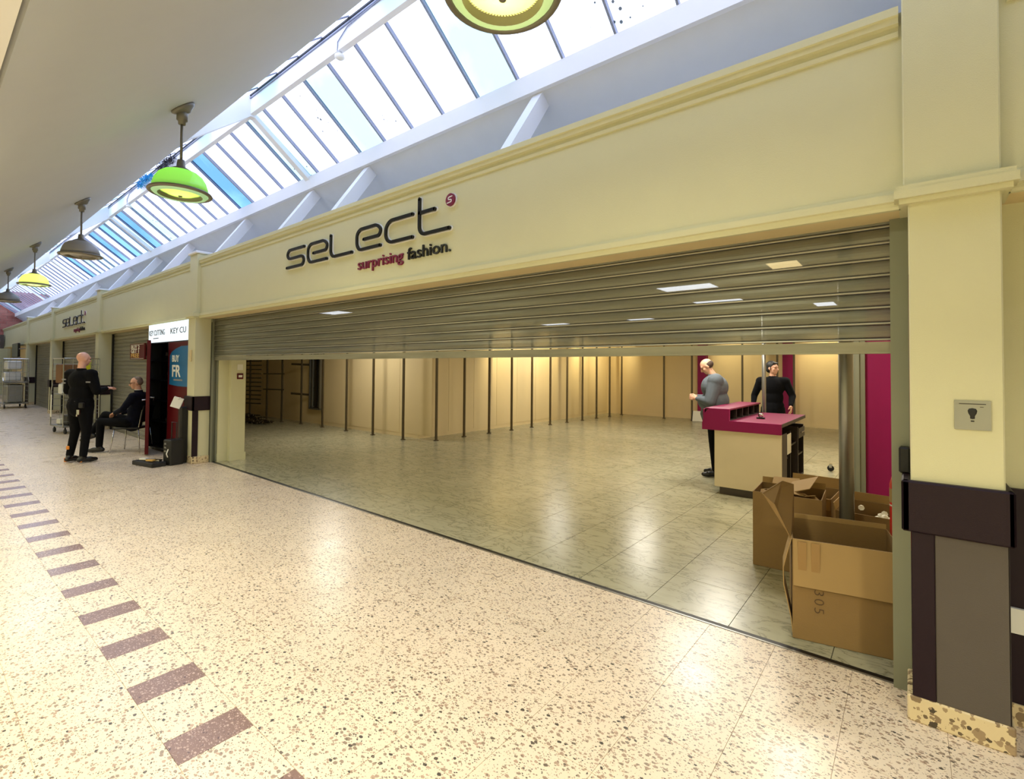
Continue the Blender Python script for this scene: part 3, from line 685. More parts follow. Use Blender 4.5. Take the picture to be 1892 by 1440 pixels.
def person(loc, face_dir, label, J, top, legs_m, skin='skin', bulk=1.0, head_rot=(0, 0, 0), hairkind=None, hair='hair_dark', hem=0, curl=.5, palm=((1, 0, 0), (-1, 0, 0)), aims=None, vox=.0105):
    rz = math.atan2(-face_dir[0], face_dir[1])
    t = thing('person', loc, label, 'person', rz=rz)
    V = {k: Vector(v) for k, v in J.items()}
    B = bulk
    hr = Matrix.Rotation(head_rot[2], 4, 'Z') @ Matrix.Rotation(head_rot[0], 4, 'X') @ Matrix.Rotation(head_rot[1], 4, 'Y')
    m = MB(); f = head(m, V['head'], hr)
    cap(m, V['neck'], V['head']+Vector((0, -.02, -.03)), .058, .052)
    cap(m, V['pelvis'], V['chest'], .09, .09); cap(m, V['chest'], V['neck'], .09, .055)
    for s in 'LR':
        cap(m, V['chest']+Vector((0, 0, .1)), V['sh'+s], .06, .045); cap(m, V['sh'+s], V['el'+s], .045, .038); cap(m, V['el'+s], V['wr'+s], .036, .026)
        cap(m, V['pelvis'], V['hip'+s], .09, .08); cap(m, V['hip'+s], V['kn'+s], .075, .052); cap(m, V['kn'+s], V['an'+s], .05, .035)
        i = 0 if s == 'L' else 1
        aim = (aims[i] if aims else (V['wr'+s]-V['el'+s]))
        hand(m, V['wr'+s], aim, palm[i], curl)
    fuse(m, 'body', skin, t, vox, 2)
    # eyes and brows
    for q in (-1, 1):
        e = MB(); ell(e, f((q*.029, .082, .006)), (.011, .008, .006), hr, 10); e.build('eye', 'black', t, smooth=True)
        e = MB(); cap(e, f((q*.016, .090, .030)), f((q*.046, .080, .030)), .004, .003, 6); e.build('eyebrow', hair, t, smooth=True)
    # upper garment
    m = MB(); torso = V['chest']-V['pelvis']
    up = torso.normalized()
    ell(m, V['chest']+up*.02, (.175*B, .125*B, .20)); ell(m, (V['chest']+V['pelvis'])/2, (.155*B, .122*B, .20)); ell(m, V['pelvis']+up*.04, (.165*B, .125*B, .13))
    if 'belly' in V: ell(m, V['belly'], (.14*B, .12*B, .14))
    cap(m, V['chest']+up*.12, V['neck']+Vector((0, 0, -.015)), .10, .066)
    for s in 'LR':
        cap(m, V['chest']+up*.11, V['sh'+s], .085, .074*B); cap(m, V['sh'+s], V['el'+s], .068*B, .053*B)
        wv = V['el'+s]+(V['wr'+s]-V['el'+s])*.93; cap(m, V['el'+s], wv, .053*B, .040)
    if hem:
        cap(m, V['pelvis'], V['pelvis']-up*hem, .15*B, .15*B)
    fuse(m, top[0], top[1], t, .012, 4)
    m = MB()
    c = V['neck']
    m.lathe([(.066, -.035), (.070, .005), (.064, .012), (.058, .004)], c, 20); m.build('collar', top[1], t, smooth=True)
    # trousers
    m = MB(); ell(m, V['pelvis'], (.16*B, .12*B, .12))
    for s in 'LR':
        cap(m, V['pelvis'], V['hip'+s], .11*B, .10*B); cap(m, V['hip'+s], V['kn'+s], .098*B, .070); cap(m, V['kn'+s], V['an'+s]+Vector((0, 0, .03)), .068, .056)
    fuse(m, 'trousers', legs_m, t, .012, 4)
    for s in 'LR':
        m = MB(); fd = V.get('toe'+s, Vector((0, 1, 0))); shoe(m, V['an'+s], fd); fuse(m, 'shoe', 'leather', t, .008, 2)
    # hair
    if hairkind:
        m = MB()
        if hairkind == 'full':
            ell(m, f((0, -.026, .050)), (.084, .098, .088), hr); ell(m, f((0, -.060, -.01)), (.075, .06, .075), hr)
            for q in (-1, 1): cap(m, f((q*.070, .0, .03)), f((q*.073, .01, -.02)), .014, .010, 8)
            cap(m, f((-.04, .055, .092)), f((.045, .055, .092)), .02, .02, 8)
        else:  # short hair left round the back and sides
            ell(m, f((0, -.028, .012)), (.0815, .090, .070), hr)
            if hairkind == 'thin': ell(m, f((0, -.03, .052)), (.072, .082, .075), hr)
        fuse(m, 'hair', hair, t, .008, 2)
    return t, V, f, hr
# guard standing with his back to us
J = dict(pelvis=(0, 0, .98), chest=(0, .01, 1.36), neck=(0, -.005, 1.575), head=(0, .03, 1.745), shL=(-.20, -.005, 1.49), shR=(.20, -.005, 1.49),
         elL=(-.29, .03, 1.20), elR=(.28, .02, 1.20), wrL=(-.14, .26, 1.22), wrR=(.20, .27, 1.24), hipL=(-.09, 0, .94), hipR=(.09, 0, .94),
         knL=(-.14, .04, .52), knR=(.10, .02, .52), anL=(-.16, -.02, .10), anR=(.12, -.04, .10), toeL=(-.2, 1, 0), toeR=(.35, 1, 0))
g, V, f, hr = person((-10.95, 1.87, 0), (-.52, .85), 'bald person in a black uniform standing with hands in front, back to the camera', J, ('jacket', 'cloth_black'), 'cloth_black', 'skin_bald', 1.24, (R(-6), 0, R(-8)),
       hem=.04, curl=.45, aims=(Vector((.35, .9, .1)), Vector((.1, .95, .15))), palm=((1, 0, -.5), (0, .2, -1)))
m = MB(); m.lathe([(.188, .985), (.192, .99), (.192, 1.03), (.186, 1.035)], (0, 0, 0), 24, Matrix.Diagonal((1, .78, 1, 1))); m.build('belt', 'leather', g)
m = MB(); m.box(.14, .22, -.17, -.12, .93, 1.02); m.build('radio_pouch', 'black', g, bevel=.01)
m = MB(); m.box(.11, .16, -.165, -.15, .82, .90); m.box(.10, .125, -.165, -.15, .79, .82); m.build('key_bunch', 'chrome', g)
for a in ((-.255, -.07, 1.40), (-.262, -.07, 1.34), (.22, -.08, 1.36)):
    m = MB(); m.obox(a, (.045, -.006, 0), (0, .006, 0), (0, 0, .011)); m.build('sleeve_patch', 'patch', g)
m = MB(); m.obox((0, -.152, 1.03), (.06, 0, 0), (0, .004, 0), (0, 0, .012)); m.build('belt_badge', 'patch', g)
for sx_ in (-.16, .12):
    m = MB(); m.obox((sx_, -.085, .05), (.022, .006, 0), (0, .012, 0), (0, 0, .035)); m.build('heel_patch', 'sole_orange', g, bevel=.004)
m = MB(); m.obox((-.15, -.068, .25), (.03, 0, 0), (0, .01, 0), (0, 0, .03)); m.build('knee_patch', 'sole_orange', g, bevel=.008)
# seated person
J = dict(pelvis=(0, -.02, .56), chest=(0, -.10, .93), neck=(0, -.10, 1.16), head=(0, -.055, 1.305), shL=(-.19, -.10, 1.06), shR=(.19, -.10, 1.06),
         elL=(-.26, .03, .82), elR=(.25, .02, .80), wrL=(-.10, .24, .74), wrR=(.12, .24, .72), hipL=(-.09, .02, .55), hipR=(.09, .02, .55),
         knL=(-.08, .48, .58), knR=(.06, .48, .70), anL=(-.07, .50, .10), anR=(-.02, .66, .34), toeL=(0, 1, 0), toeR=(.1, 1, -.3))
s_, V, f, hr = person((-11.62, 2.74, 0), (-.64, -.77), 'grey-haired person with glasses in a dark suit, sitting with legs crossed on a chair', J, ('jacket', 'cloth_navy'), 'cloth_black', 'skin', 1.02, (R(-8), 0, R(28)),
       'thin', 'hair_grey', hem=.03, curl=.6, palm=((0, 0, -1), (0, 0, -1)))
m = MB()
for q in (-1, 1):
    c = f((q*.031, .096, .006)); a = [c+hr.to_3x3() @ Vector((.021*math.cos(k*math.pi/6), 0, .015*math.sin(k*math.pi/6))) for k in range(13)]; m.tube(a, .003, 6)
    m.tube([f((q*.052, .09, .010)), f((q*.078, .0, .012))], .0025, 6)
m.tube([f((-.01, .10, .01)), f((.01, .10, .01))], .0025, 6); m.build('glasses', 'black', s_)
m = MB(); m.lathe([(.060, -.02), (.062, .018), (.056, .02)], (0, -.098, 1.165), 18); m.build('shirt_collar', 'paper', s_)
# person in grey shirt looking down at hands beside the counter
J = dict(pelvis=(0, 0, .98), chest=(0, .03, 1.36), neck=(0, .06, 1.57), head=(0, .145, 1.70), shL=(-.21, .02, 1.48), shR=(.21, .02, 1.48),
         elL=(-.27, .10, 1.17), elR=(.27, .10, 1.17), wrL=(-.10, .29, 1.20), wrR=(.10, .29, 1.22), hipL=(-.10, 0, .94), hipR=(.10, 0, .94), belly=(0, .085, 1.14),
         knL=(-.11, .05, .52), knR=(.11, .03, .52), anL=(-.12, .02, .10), anR=(.12, -.01, .10), toeL=(-.15, 1, 0), toeR=(.15, 1, 0))
p1, V, f, hr = person((-2.365, 7.97, 0), (-.95, -.30), 'balding person in a grey shirt looking down at their hands beside the magenta counter', J, ('shirt', 'cloth_grey'), 'cloth_black', 'skin', 1.62, (R(-34), 0, 0),
       'fringe', 'hair_short', hem=.02, curl=1.0, palm=((1, .1, 0), (-1, .1, 0)), aims=(Vector((.2, .9, .1)), Vector((-.2, .9, .1))))
# dark-haired person behind the counter looking right
J = dict(pelvis=(0, 0, .97), chest=(0, .02, 1.33), neck=(0, .01, 1.53), head=(0, .035, 1.685), shL=(-.20, 0, 1.45), shR=(.20, 0, 1.45),
         elL=(-.31, -.02, 1.19), elR=(.31, -.06, 1.18), wrL=(-.29, .14, 1.02), wrR=(.32, .04, .99), hipL=(-.09, 0, .94), hipR=(.09, 0, .94),
         knL=(-.17, .02, .52), knR=(.17, .02, .52), anL=(-.24, -.02, .10), anR=(.24, -.02, .10), toeL=(-.3, 1, 0), toeR=(.3, 1, 0))
p2, V, f, hr = person((-1.97, 9.95, 0), (.12, -.99), 'dark-haired person in black behind the counter, head turned to the right', J, ('jumper', 'cloth_black'), 'cloth_black', 'skin', 1.12, (0, 0, R(62)),
       'full', 'hair_dark', hem=.12, curl=.5, palm=((1, 0, -.2), (-1, 0, -.2)), aims=(Vector((-.1, .5, -.9)), Vector((.0, .35, -.9))))

# ================================================================== COUNTER AND THINGS IN THE SHOP
c = thing('checkout_counter', (-2.07, 6.84, 0), 'white-fronted checkout counter with magenta top and raised end ledge', 'counter')
W_, D_ = .81, 1.72
m = MB(); m.box(.012, W_, 0, .03, .10, .845); m.build('front_panel', 'counter_white', c, bevel=.003)
m = MB(); m.box(.0, .03, .03, D_, .10, .845); m.build('side_panel', 'counter_white', c)
m = MB(); m.box(.06, W_-.04, .05, D_-.05, 0, .10); m.build('kick_plate', 'dado_grey', c)
m = MB(); m.box(.03, W_-.02, .03, D_, .10, .13); m.box(.03, W_-.02, D_-.03, D_, .13, .845); m.box(.36, .38, .03, D_-.03, .13, .845); m.build('carcass', 'dark_wood', c)
for y in (.03, .60, 1.16): m = MB(); m.box(.38, W_-.006, y, y+.03, .13, .845); m.build('upright', 'dark_wood', c)
for y0, y1, z in ((.06, .60, .48), (.63, 1.16, .62), (1.19, D_-.03, .42)): m = MB(); m.box(.38, W_-.03, y0, y1, z, z+.022); m.build('shelf', 'dark_wood', c)
m = MB(); m.box(W_-.012, W_, .05, .34, .12, .84); m.build('side_door', 'dado_grey', c)
m = MB(); m.box(W_, W_+.004, .35, .60, .56, .82); m.build('paper_sheet', 'paper', c)
m = MB(); m.box(W_-.01, W_, 1.2, D_-.04, .68, .82); d = m.build('drawer', 'dark_wood', c); m = MB(); m.box(W_, W_+.02, 1.32, 1.6, .75, .765); m.build('handle', 'chrome', d)
m = MB(); m.prism([(-.15, .845), (W_+.0, .845), (W_+.0, .98), (.20, .98), (.20, 1.135), (-.06, 1.135), (-.12, 1.06), (-.15, .93)], 'y', -.012, .03); m.build('end_fascia', 'magenta', c, bevel=.002)
m = MB(); M('magenta_top', (112, 12, 58), .5, spec=.25); m.box(.20, W_, .03, D_+.02, .945, .98); m.build('worktop', 'magenta_top', c, bevel=.002)
m = MB(); m.box(W_-.012, W_+.004, .03, D_+.02, .935, .978); m.build('edging', 'dado_grey', c)
m = MB(); m.box(-.12, .20, .03, D_, 1.115, 1.135); m.build('ledge_top', 'magenta_top', c)
m = MB(); m.box(-.15, -.13, .03, D_, .845, 1.115); m.build('ledge_back', 'magenta', c)
m = MB()
for k in range(6): y = .05+k*.32; m.box(-.10, .19, y, y+.02, .98, 1.115)
m.box(-.13, .2, .03, D_, .945, .98); m.box(-.11, -.10, .03, D_, .98, 1.115); m.build('pigeonholes', 'dark_wood', c)
t = thing('tape_dispenser', (-1.62, 7.42, .981), 'small shiny tape dispenser standing on the magenta worktop', 'dispenser')
m = MB(); m.box(-.05, .05, -.025, .025, 0, .02); m.build('base', 'black', t); m = MB(); m.lathe([(.012, -.01), (.032, -.01), (.032, .01), (.012, .01)], (0, 0, .045), 18, Matrix.Rotation(R(90), 4, 'X')); m.build('roll', 'chrome', t, smooth=True)
t = thing('steel_pole', (-1.845, 8.45, 0), 'thin steel pole rising behind the far end of the counter top', 'pole')
m = MB(); m.tube([(0, .22, 0), (0, .22, 2.9)], .030, 14); m.build('shaft', 'steel', t, smooth=True); m = MB(); m.lathe([(0, .0), (.07, 0), (.07, .01), (.03, .02)], (0, .22, 0), 18); m.build('foot_plate', 'steel', t)
t = thing('steel_pole', (-.405, 4.66, 0), 'thick round steel pole standing among the cardboard boxes', 'pole')
m = MB(); m.tube([(0, 0, 0), (0, 0, 2.9)], .050, 24); m.build('shaft', 'steel', t, smooth=True); m = MB(); m.lathe([(0, 0), (.09, 0), (.09, .012), (.05, .02)], n=24); m.build('foot_plate', 'steel', t)
# white clip-frame sign leaning against the back wall
t = thing('display_board', (-5.2, 15.9, 0), 'white board leaning on the back wall, left of the counter', 'board')
m = MB(); m.obox((0, 0, .17), (.26, 0, 0), (0, .01, 0), (0, .04, .16)); m.build('sheet', 'paper', t); m = MB(); m.obox((-.27, 0, .17), (.012, 0, 0), (0, .014, 0), (0, .04, .17)); m.build('edge', 'black', t)
# castor lying on the floor
t = thing('castor', (-1.05, 9.6, 0), 'small black castor lying on the floor left of the thick pole', 'castor')
m = MB(); m.lathe([(0, -.02), (.045, -.02), (.05, 0), (.045, .02), (0, .02)], (0, 0, .05), 16, Matrix.Rotation(R(90), 4, 'X')); m.build('wheel', 'black', t, smooth=True); m = MB(); m.box(-.02, .02, -.03, .03, .06, .12); m.build('fork', 'chrome', t)

# shelving posts
def posts(pts, where, grp):
    src = None
    for i, (x, y) in enumerate(pts):
        lab = 'upright metal shelving post, %s %s' % (ordinal(i), where)
        if src is None:
            src = thing('shelving_post', (x, y, 0), lab, 'post', grp)
            m = MB(); m.box(-.026, .026, -.017, .017, .02, 2.9); m.build('shaft', 'post_metal', src)
            m = MB(); m.box(-.04, .04, -.04, .04, 0, .02); m.build('foot', 'post_metal', src)
        else:
            c = copy_tree(src); c.location = (x, y, 0); c['label'] = lab
posts([(-13.6+1.15*i, 7.15) for i in range(5)], 'from the left before the projecting wall corner', 'shelving posts facing the shop front')
posts([(-8.33+.022*i, 7.55+.868*i) for i in range(11)], 'going deeper along the long side wall', 'shelving posts along the side wall')
posts([(-6.45, 16.0), (-5.52, 16.0), (-4.0, 16.0), (-2.62, 16.0), (-3.05, 16.0)], 'along the far back wall', 'shelving posts on the back wall')
posts([(-16.0, 6.75), (-15.3, 6.95), (-14.55, 7.05)], 'at the far left, by the heap of rails', 'shelving posts at the far left')
# bracket arms on the left posts
for (x, y, zs, ln, lab) in ((-16.0, 6.72, [.5+.13*k for k in range(13)], .62, 'column of many short bracket arms on the leftmost post'), (-15.3, 6.92, [.95, 1.42], .95, 'two long rails joining the second and third posts at the far left')):
    t = thing('bracket_rack', (x, y-.03, 0), lab, 'brackets')
    for z in zs: m = MB(); m.beam((-.12, 0, z), (ln, .12, z+.01), (0, 0, 1), .035, .02); m.build('arm', 'post_metal', t)
t = thing('wall_mirror', (-13.35, 7.40, 0), 'tall narrow dark mirror in a silver frame on the left bay wall', 'mirror')
M('dark_glass', (14, 16, 18), .12, spec=.8)
m = MB(); m.box(-.22, .28, 0, .03, .47, 2.2); m.build('glass', 'dark_glass', t)
m = MB(); m.box(-.27, -.22, -.02, .04, .44, 2.24); m.box(.28, .33, -.02, .04, .44, 2.24); m.box(-.27, .33, -.02, .04, .42, .46); m.box(-.10, -.06, -.025, .03, .47, 2.2); m.build('frame', 'steel', t)
for z in (.85, 1.72): m = MB(); m.beam((-.95, -.2, z), (-.27, .0, z-.02), (0, 0, 1), .06, .02); m.build('bracket', 'post_metal', t)
m = MB(); rr_ = random.Random(5)
for k in range(90):
    cx_, cy_ = rr_.uniform(-15.75, -14.35), rr_.uniform(6.2, 6.6); a = rr_.uniform(-.5, .5); L2 = rr_.uniform(.15, .4); z = rr_.uniform(.02, .24)*max(.15, 1-abs(cx_+15.3)*.8)
    m.beam((cx_-L2*math.cos(a), cy_-L2*math.sin(a), z), (cx_+L2*math.cos(a), cy_+L2*math.sin(a), z+rr_.uniform(-.03, .05)+.01), (0, 0, 1), .03, .02)
tag(m.build('heap_of_rails', 'post_metal'), 'heap of dark metal shelf arms dumped on the floor at the far left', 'rails', kind='stuff')
t = thing('fire_call_point', (-9.19, 3.70, 0), 'small square call point on the white jamb inside the left of the opening', 'call point')
m = MB(); m.box(0, .022, -.05, .05, 1.42, 1.52); m.build('box', 'burgundy', t, bevel=.004); m = MB(); m.box(.022, .026, -.03, .03, 1.45, 1.49); m.build('panel', 'paper', t)
m = MB(); m.box(.0, .012, -.045, .045, 1.58, 1.68); m.build('notice', 'paper', t)

# cardboard boxes
def carton(loc, rz, w_, d_, h, label, flaps, name='cardboard_box'):
    t = thing(name, loc, label, 'box', 'open cardboard boxes by the shutter', rz)
    e = .006
    for (x0, x1, y0, y1) in ((0, w_, 0, e), (0, w_, d_-e, d_), (0, e, e, d_-e), (w_-e, w_, e, d_-e)):
        m = MB(); m.box(x0, x1, y0, y1, .004, h); m.build('side', 'card', t)
    m = MB(); m.box(e, w_-e, e, d_-e, 0, e); m.build('base', 'card_inner', t)
    for side, L, ang in flaps:   # ang: 0 = upright, 90 = flat outward, 175 = hanging down outside
        a = R(ang); s, co = math.sin(a)*L, math.cos(a)*L
        if side == 'f': c_, u, v = (w_/2, -s/2-.004, h+co/2), (w_/2-.004, 0, 0), Vector((0, -s/2, co/2))
        elif side == 'b': c_, u, v = (w_/2, d_+s/2+.004, h+co/2), (w_/2-.004, 0, 0), Vector((0, s/2, co/2))
        elif side == 'l': c_, u, v = (-s/2-.004, d_/2, h+co/2), (0, d_/2-.004, 0), Vector((-s/2, 0, co/2))
        else: c_, u, v = (w_+s/2+.004, d_/2, h+co/2), (0, d_/2-.004, 0), Vector((s/2, 0, co/2))
        n = Vector(u).cross(v).normalized()*.003
        m = MB(); m.obox(c_, u, v, n); m.build('flap', 'card_light', t)
    return t
b1 = carton((-.585, 3.485, 0), R(11.5), .56, .50, .61, 'front cardboard box with folded flap and 305 scrawled on its side', [('f', .28, 177), ('b', .03, 5)])
# its torn left flap stands up, with a bowed outer strip and an opening at the corner
m = MB(); m.add([(-.012, .03, .60), (-.10, .02, .80), (-.17, .03, .86), (-.05, .30, .90), (.02, .42, .86), (.02, .40, .60)], [(0, 1, 2, 3, 4, 5)])
m.add([(-.006, .03, .60), (-.094, .02, .80), (-.164, .03, .86), (-.044, .30, .90), (.026, .42, .86), (.026, .40, .60)], [(5, 4, 3, 2, 1, 0)])
m.add([(-.012, .03, .60), (-.10, .02, .80), (-.17, .03, .86), (-.05, .30, .90), (.02, .42, .86), (.02, .40, .60), (-.006, .03, .60), (-.094, .02, .80), (-.164, .03, .86), (-.044, .30, .90), (.026, .42, .86), (.026, .40, .60)], [(i, (i+1) % 6, 6+(i+1) % 6, 6+i) for i in range(6)])
m.build('torn_flap', 'card', b1)
m = MB(); m.prism([(-.004, .0), (.058, -.012), (.05, -.016), (-.012, -.004)], 'z', .60, .61)
pts_o = [(-.006, .61), (-.03, .52), (-.052, .42), (-.05, .32), (-.03, .22), (-.01, .12), (-.002, .03)]
m = MB()
for (x0, z0), (x1, z1) in zip(pts_o, pts_o[1:]): m.add([(x0, .0, z0), (x1, .0, z1), (x1+.004, .20, z1), (x0+.004, .20, z0), (x0+.005, .0, z0), (x1+.005, .0, z1), (x1+.009, .20, z1), (x0+.009, .20, z0)], [(0, 1, 2, 3), (7, 6, 5, 4), (0, 4, 5, 1), (3, 2, 6, 7), (0, 3, 7, 4), (1, 5, 6, 2)])
m.build('bowed_strip', 'card_light', b1)
m = MB(); m.box(.03, .075, -.0165, -.0125, .335, .60); m.build('parcel_tape', 'tape', b1); m = MB(); m.box(.10, .145, -.0165, -.0125, .335, .60); m.build('parcel_tape', 'tape', b1)
text('305', .074, 'handwriting', 'marker', b1, (.115, -.0035, .325), rot=(math.pi/2, R(90), 0), sx=1.2, ext=.0006, sp=1.2, off=-.0012)
b2 = carton((-1.062, 4.57, 0), R(3), .50, .44, .62, 'leftmost cardboard box, stuffed with torn card and packing', [('b', .05, 20)])
m = MB(); rr_ = random.Random(9)
for k in range(16):
    x_, y_ = rr_.uniform(.06, .44), rr_.uniform(.08, .36); a = rr_.uniform(0, 3); q = Vector((math.cos(a), math.sin(a), rr_.uniform(-.3, .3)))*rr_.uniform(.04, .10)
    m.obox((x_, y_, .57+rr_.uniform(-.05, .06)), q, Vector((-q.y, q.x, rr_.uniform(-.03, .05)))*.5, (0, 0, .002))
m.build('packing', 'card_light', b2)['kind'] = 'stuff'
m = MB(); m.obox((.20, .40, .66), (.10, .02, .0), (0, .05, .02), (0, 0, .003)); m.obox((.33, .25, .67), (.02, .13, .03), (.10, -.02, .04), (0, 0, .003)); m.build('loose_card', 'card_light', b2)
m = MB(); m.lathe([(.0, -.03), (.03, -.012), (.04, .01), (.0, .03)], (.14, .12, .615), 10); m.build('crumpled_paper', 'paper', b2)
b3 = carton((-.99, 5.25, 0), R(-3), .42, .50, .50, 'middle cardboard box behind the front one, open and nearly empty', [('b', .10, 8), ('f', .10, 176)])
b4 = carton((-.50, 4.86, 0), R(-4), .52, .52, .50, 'right-hand cardboard box behind the pole, holding loose white packing', [('b', .07, 5), ('l', .06, 10)])
for b_, n_ in ((b4, 16), (b3, 5)):
    m = MB()
    for k in range(n_): m.lathe([(0, -.02), (.02, -.01), (.024, .008), (0, .02)], (rr_.uniform(.07, .38), rr_.uniform(.07, .4), rr_.uniform(.40, .47)), 7, Matrix.Rotation(rr_.uniform(0, 3), 4, 'X'))
    m.box(.02, .38, .02, .4, .36, .40); m.build('packing_foam', 'paper', b_)['kind'] = 'stuff'
# fire extinguisher
t = thing('fire_extinguisher', (-.058, 4.17, .0), 'red fire extinguisher with pale label hanging behind the right shutter guide', 'extinguisher')
m = MB(); m.lathe([(0, .48), (.062, .49), (.066, .52), (.066, .90), (.055, .945), (.025, .965), (.02, .99)], n=28); m.build('cylinder', 'red', t, smooth=True)
m = MB(); m.lathe([(.0675, .78), (.0675, .87)], n=28); m.build('label_band', 'card_light', t, smooth=True); m = MB(); m.lathe([(.0675, .755), (.0675, .765)], n=28); m.build('stripe', 'paper', t)
m = MB(); m.box(-.015, .015, -.06, .03, .99, 1.02); m.box(-.012, .012, -.09, .02, 1.035, 1.05); m.build('handle', 'black', t, bevel=.004)
m = MB(); m.tube([(.0, .02, 1.0), (.05, .06, .98), (.08, .05, .85), (.075, .02, .6)], .012, 8); m.build('hose', 'black', t, smooth=True)
m = MB(); m.lathe([(0, 0), (.075, 0), (.078, .46), (.07, .48), (0, .48)], n=28); m.build('stand', 'black', t, smooth=True)
# black lock box on the guide, notice on the pillar
t = thing('shutter_control_box', (-.045, 3.262, 0), 'black control box fixed to the right shutter guide above the dado', 'control box')
m = MB(); m.box(-.012, .034, -.045, .028, 1.13, 1.262); m.build('housing', 'black', t, bevel=.008)
t = thing('light_bulb_notice', (.149, 3.05, 0), 'silver square plate with a light-bulb picture on the right-hand pillar', 'notice')
m = MB(); m.box(0, .122, -.006, -.001, 1.387, 1.52); m.build('plate', 'steel', t)
m = MB(); m.lathe([(0, .024), (.012, .021), (.016, .012), (.014, .0), (.008, -.012), (.008, -.024), (0, -.026)], (.061, -.006, 1.462), 16, Matrix.Diagonal((1, .15, 1, 1))); m.build('bulb_picture', 'black', t, smooth=True)
m = MB(); m.box(.055, .067, -.0075, -.006, 1.424, 1.430); m.build('bulb_base', 'black', t); m = MB(); m.box(.016, .106, -.0075, -.006, 1.503, 1.506); m.build('printed_line', 'dado_dark', t)
m = MB(); m.box(.086, .098, -.0075, -.006, 1.490, 1.493); m.build('printed_mark', 'dado_grey', t)

# ================================================================== MALL THINGS
emis('lightbox', (236, 250, 255), 1.25)
kx0, kx1 = -11.95, -9.725
k = thing('key_cutting_kiosk', (kx0, 3.08, 0), 'burgundy key-cutting kiosk with its door open and a lit white sign on top', 'kiosk')
KW = kx1-kx0
m = MB(); m.box(1.15, KW, 0, .22, .03, 2.08); m.build('front_panel', 'burgundy', k, bevel=.004)
m = MB(); m.box(0, 1.15, .20, .22, .03, 2.08); m.box(0, .03, .0, .2, .03, 2.08); m.box(1.12, 1.15, 0, .2, .03, 2.08); m.box(.03, 1.12, 0, .2, .03, .08); m.build('cabinet_interior', 'black', k)
for z in (.55, .95, 1.35, 1.72): m = MB(); m.box(.03, 1.12, .02, .2, z, z+.015); m.build('shelf', 'black', k)
for x_, z in ((.7, .5), (.75, 1.4), (.62, 1.78), (.78, 1.1)): m = MB(); m.box(x_, x_+.05, .10, .14, z+.06, z+.13); m.build('hanging_key', 'steel', k)
m = MB(); m.box(0, KW, -.0, .22, 2.08, 2.10); m.build('top_board', 'black', k)
m = MB(); m.box(.0, 1.11, -.02, .20, 2.10, 2.452); m.build('lightbox_panel', 'lightbox', k); m = MB(); m.box(1.12, KW, -.02, .20, 2.10, 2.452); m.build('lightbox_panel', 'lightbox', k)
text('KEY CUTTING', .15, 'sign_text', 'dado_grey', k, (.05, -.024, 2.235), sx=.98, ext=.002)
text('KEY CU', .15, 'sign_text', 'dado_grey', k, (1.30, -.024, 2.235), sx=1.6, ext=.002)
m = MB(); m.box(.3, .62, -.023, -.02, 2.17, 2.185); m.build('small_print', 'dado_grey', k)
M('sign_blue', (20, 104, 156), .4)
m = MB(); m.prism([(1.27, 1.30), (1.27, 1.84), (1.36, 1.90), (1.60, 1.96), (1.86, 2.0), (KW, 2.0), (KW, 1.28), (1.7, 1.28)], 'y', -.012, 0); q = m.build('offer_sign', 'sign_blue', k)
text('BUY', .17, 'sign_text', 'paper', q, (1.40, -.016, 1.72), sx=1.15, ext=.002, off=.003)
text('FR', .30, 'sign_text', 'paper', q, (1.40, -.016, 1.45), sx=1.4, ext=.002, off=.006)
m = MB(); m.box(1.5, 1.95, -.014, -.012, 1.375, 1.405); m.build('small_print', 'patch', q)
# the kiosk door, swung out towards the mall
dv = Vector((1.14, -.30, 0)).normalized()
m = MB(); m.obox(Vector((0.02, -.01, 1.07))+dv*.58, dv*.58, Vector((-dv.y, dv.x, 0))*.028, (0, 0, 1.04)); dr = m.build('door', 'burgundy', k, bevel=.004)
e_ = Vector((.02, -.01, 0))+dv*1.10
m = MB(); m.tube([(e_.x, e_.y-.03, 1.02), (e_.x+.0, e_.y-.08, 1.02), (e_.x-.05, e_.y-.07, 1.0)], .012, 8); m.build('handle', 'chrome', dr)
m = MB(); m.tube([(e_.x+.02, e_.y+.03, 1.06), (e_.x+.05, e_.y+.08, 1.06), (e_.x+.0, e_.y+.09, 1.0)], .012, 8); m.build('handle', 'chrome', dr)
# red offer board on the shutter
t = thing('offer_board', (-14.15, 3.27, 0), 'dark red board reading BUY 2 GET 1 FREE, on the shutter above the seated person', 'sign')
m = MB(); m.box(0, 1.10, 0, .03, 1.78, 2.14); m.build('board', 'burgundy', t)
M('gold', (214, 170, 90), .5)
text('BUY 2', .12, 'sign_text', 'paper', t, (.08, -.003, 2.02), sx=2.1, ext=.002, off=.003); text('GET 1', .12, 'sign_text', 'paper', t, (.08, -.003, 1.93), sx=2.1, ext=.002, off=.003); text('FREE', .13, 'sign_text', 'gold', t, (.08, -.003, 1.825), sx=2.4, ext=.002, off=.003)
m = MB(); m.box(.06, 1.04, -.004, 0, 2.115, 2.122); m.box(.06, 1.04, -.004, 0, 1.795, 1.802); m.build('line', 'paper', t)
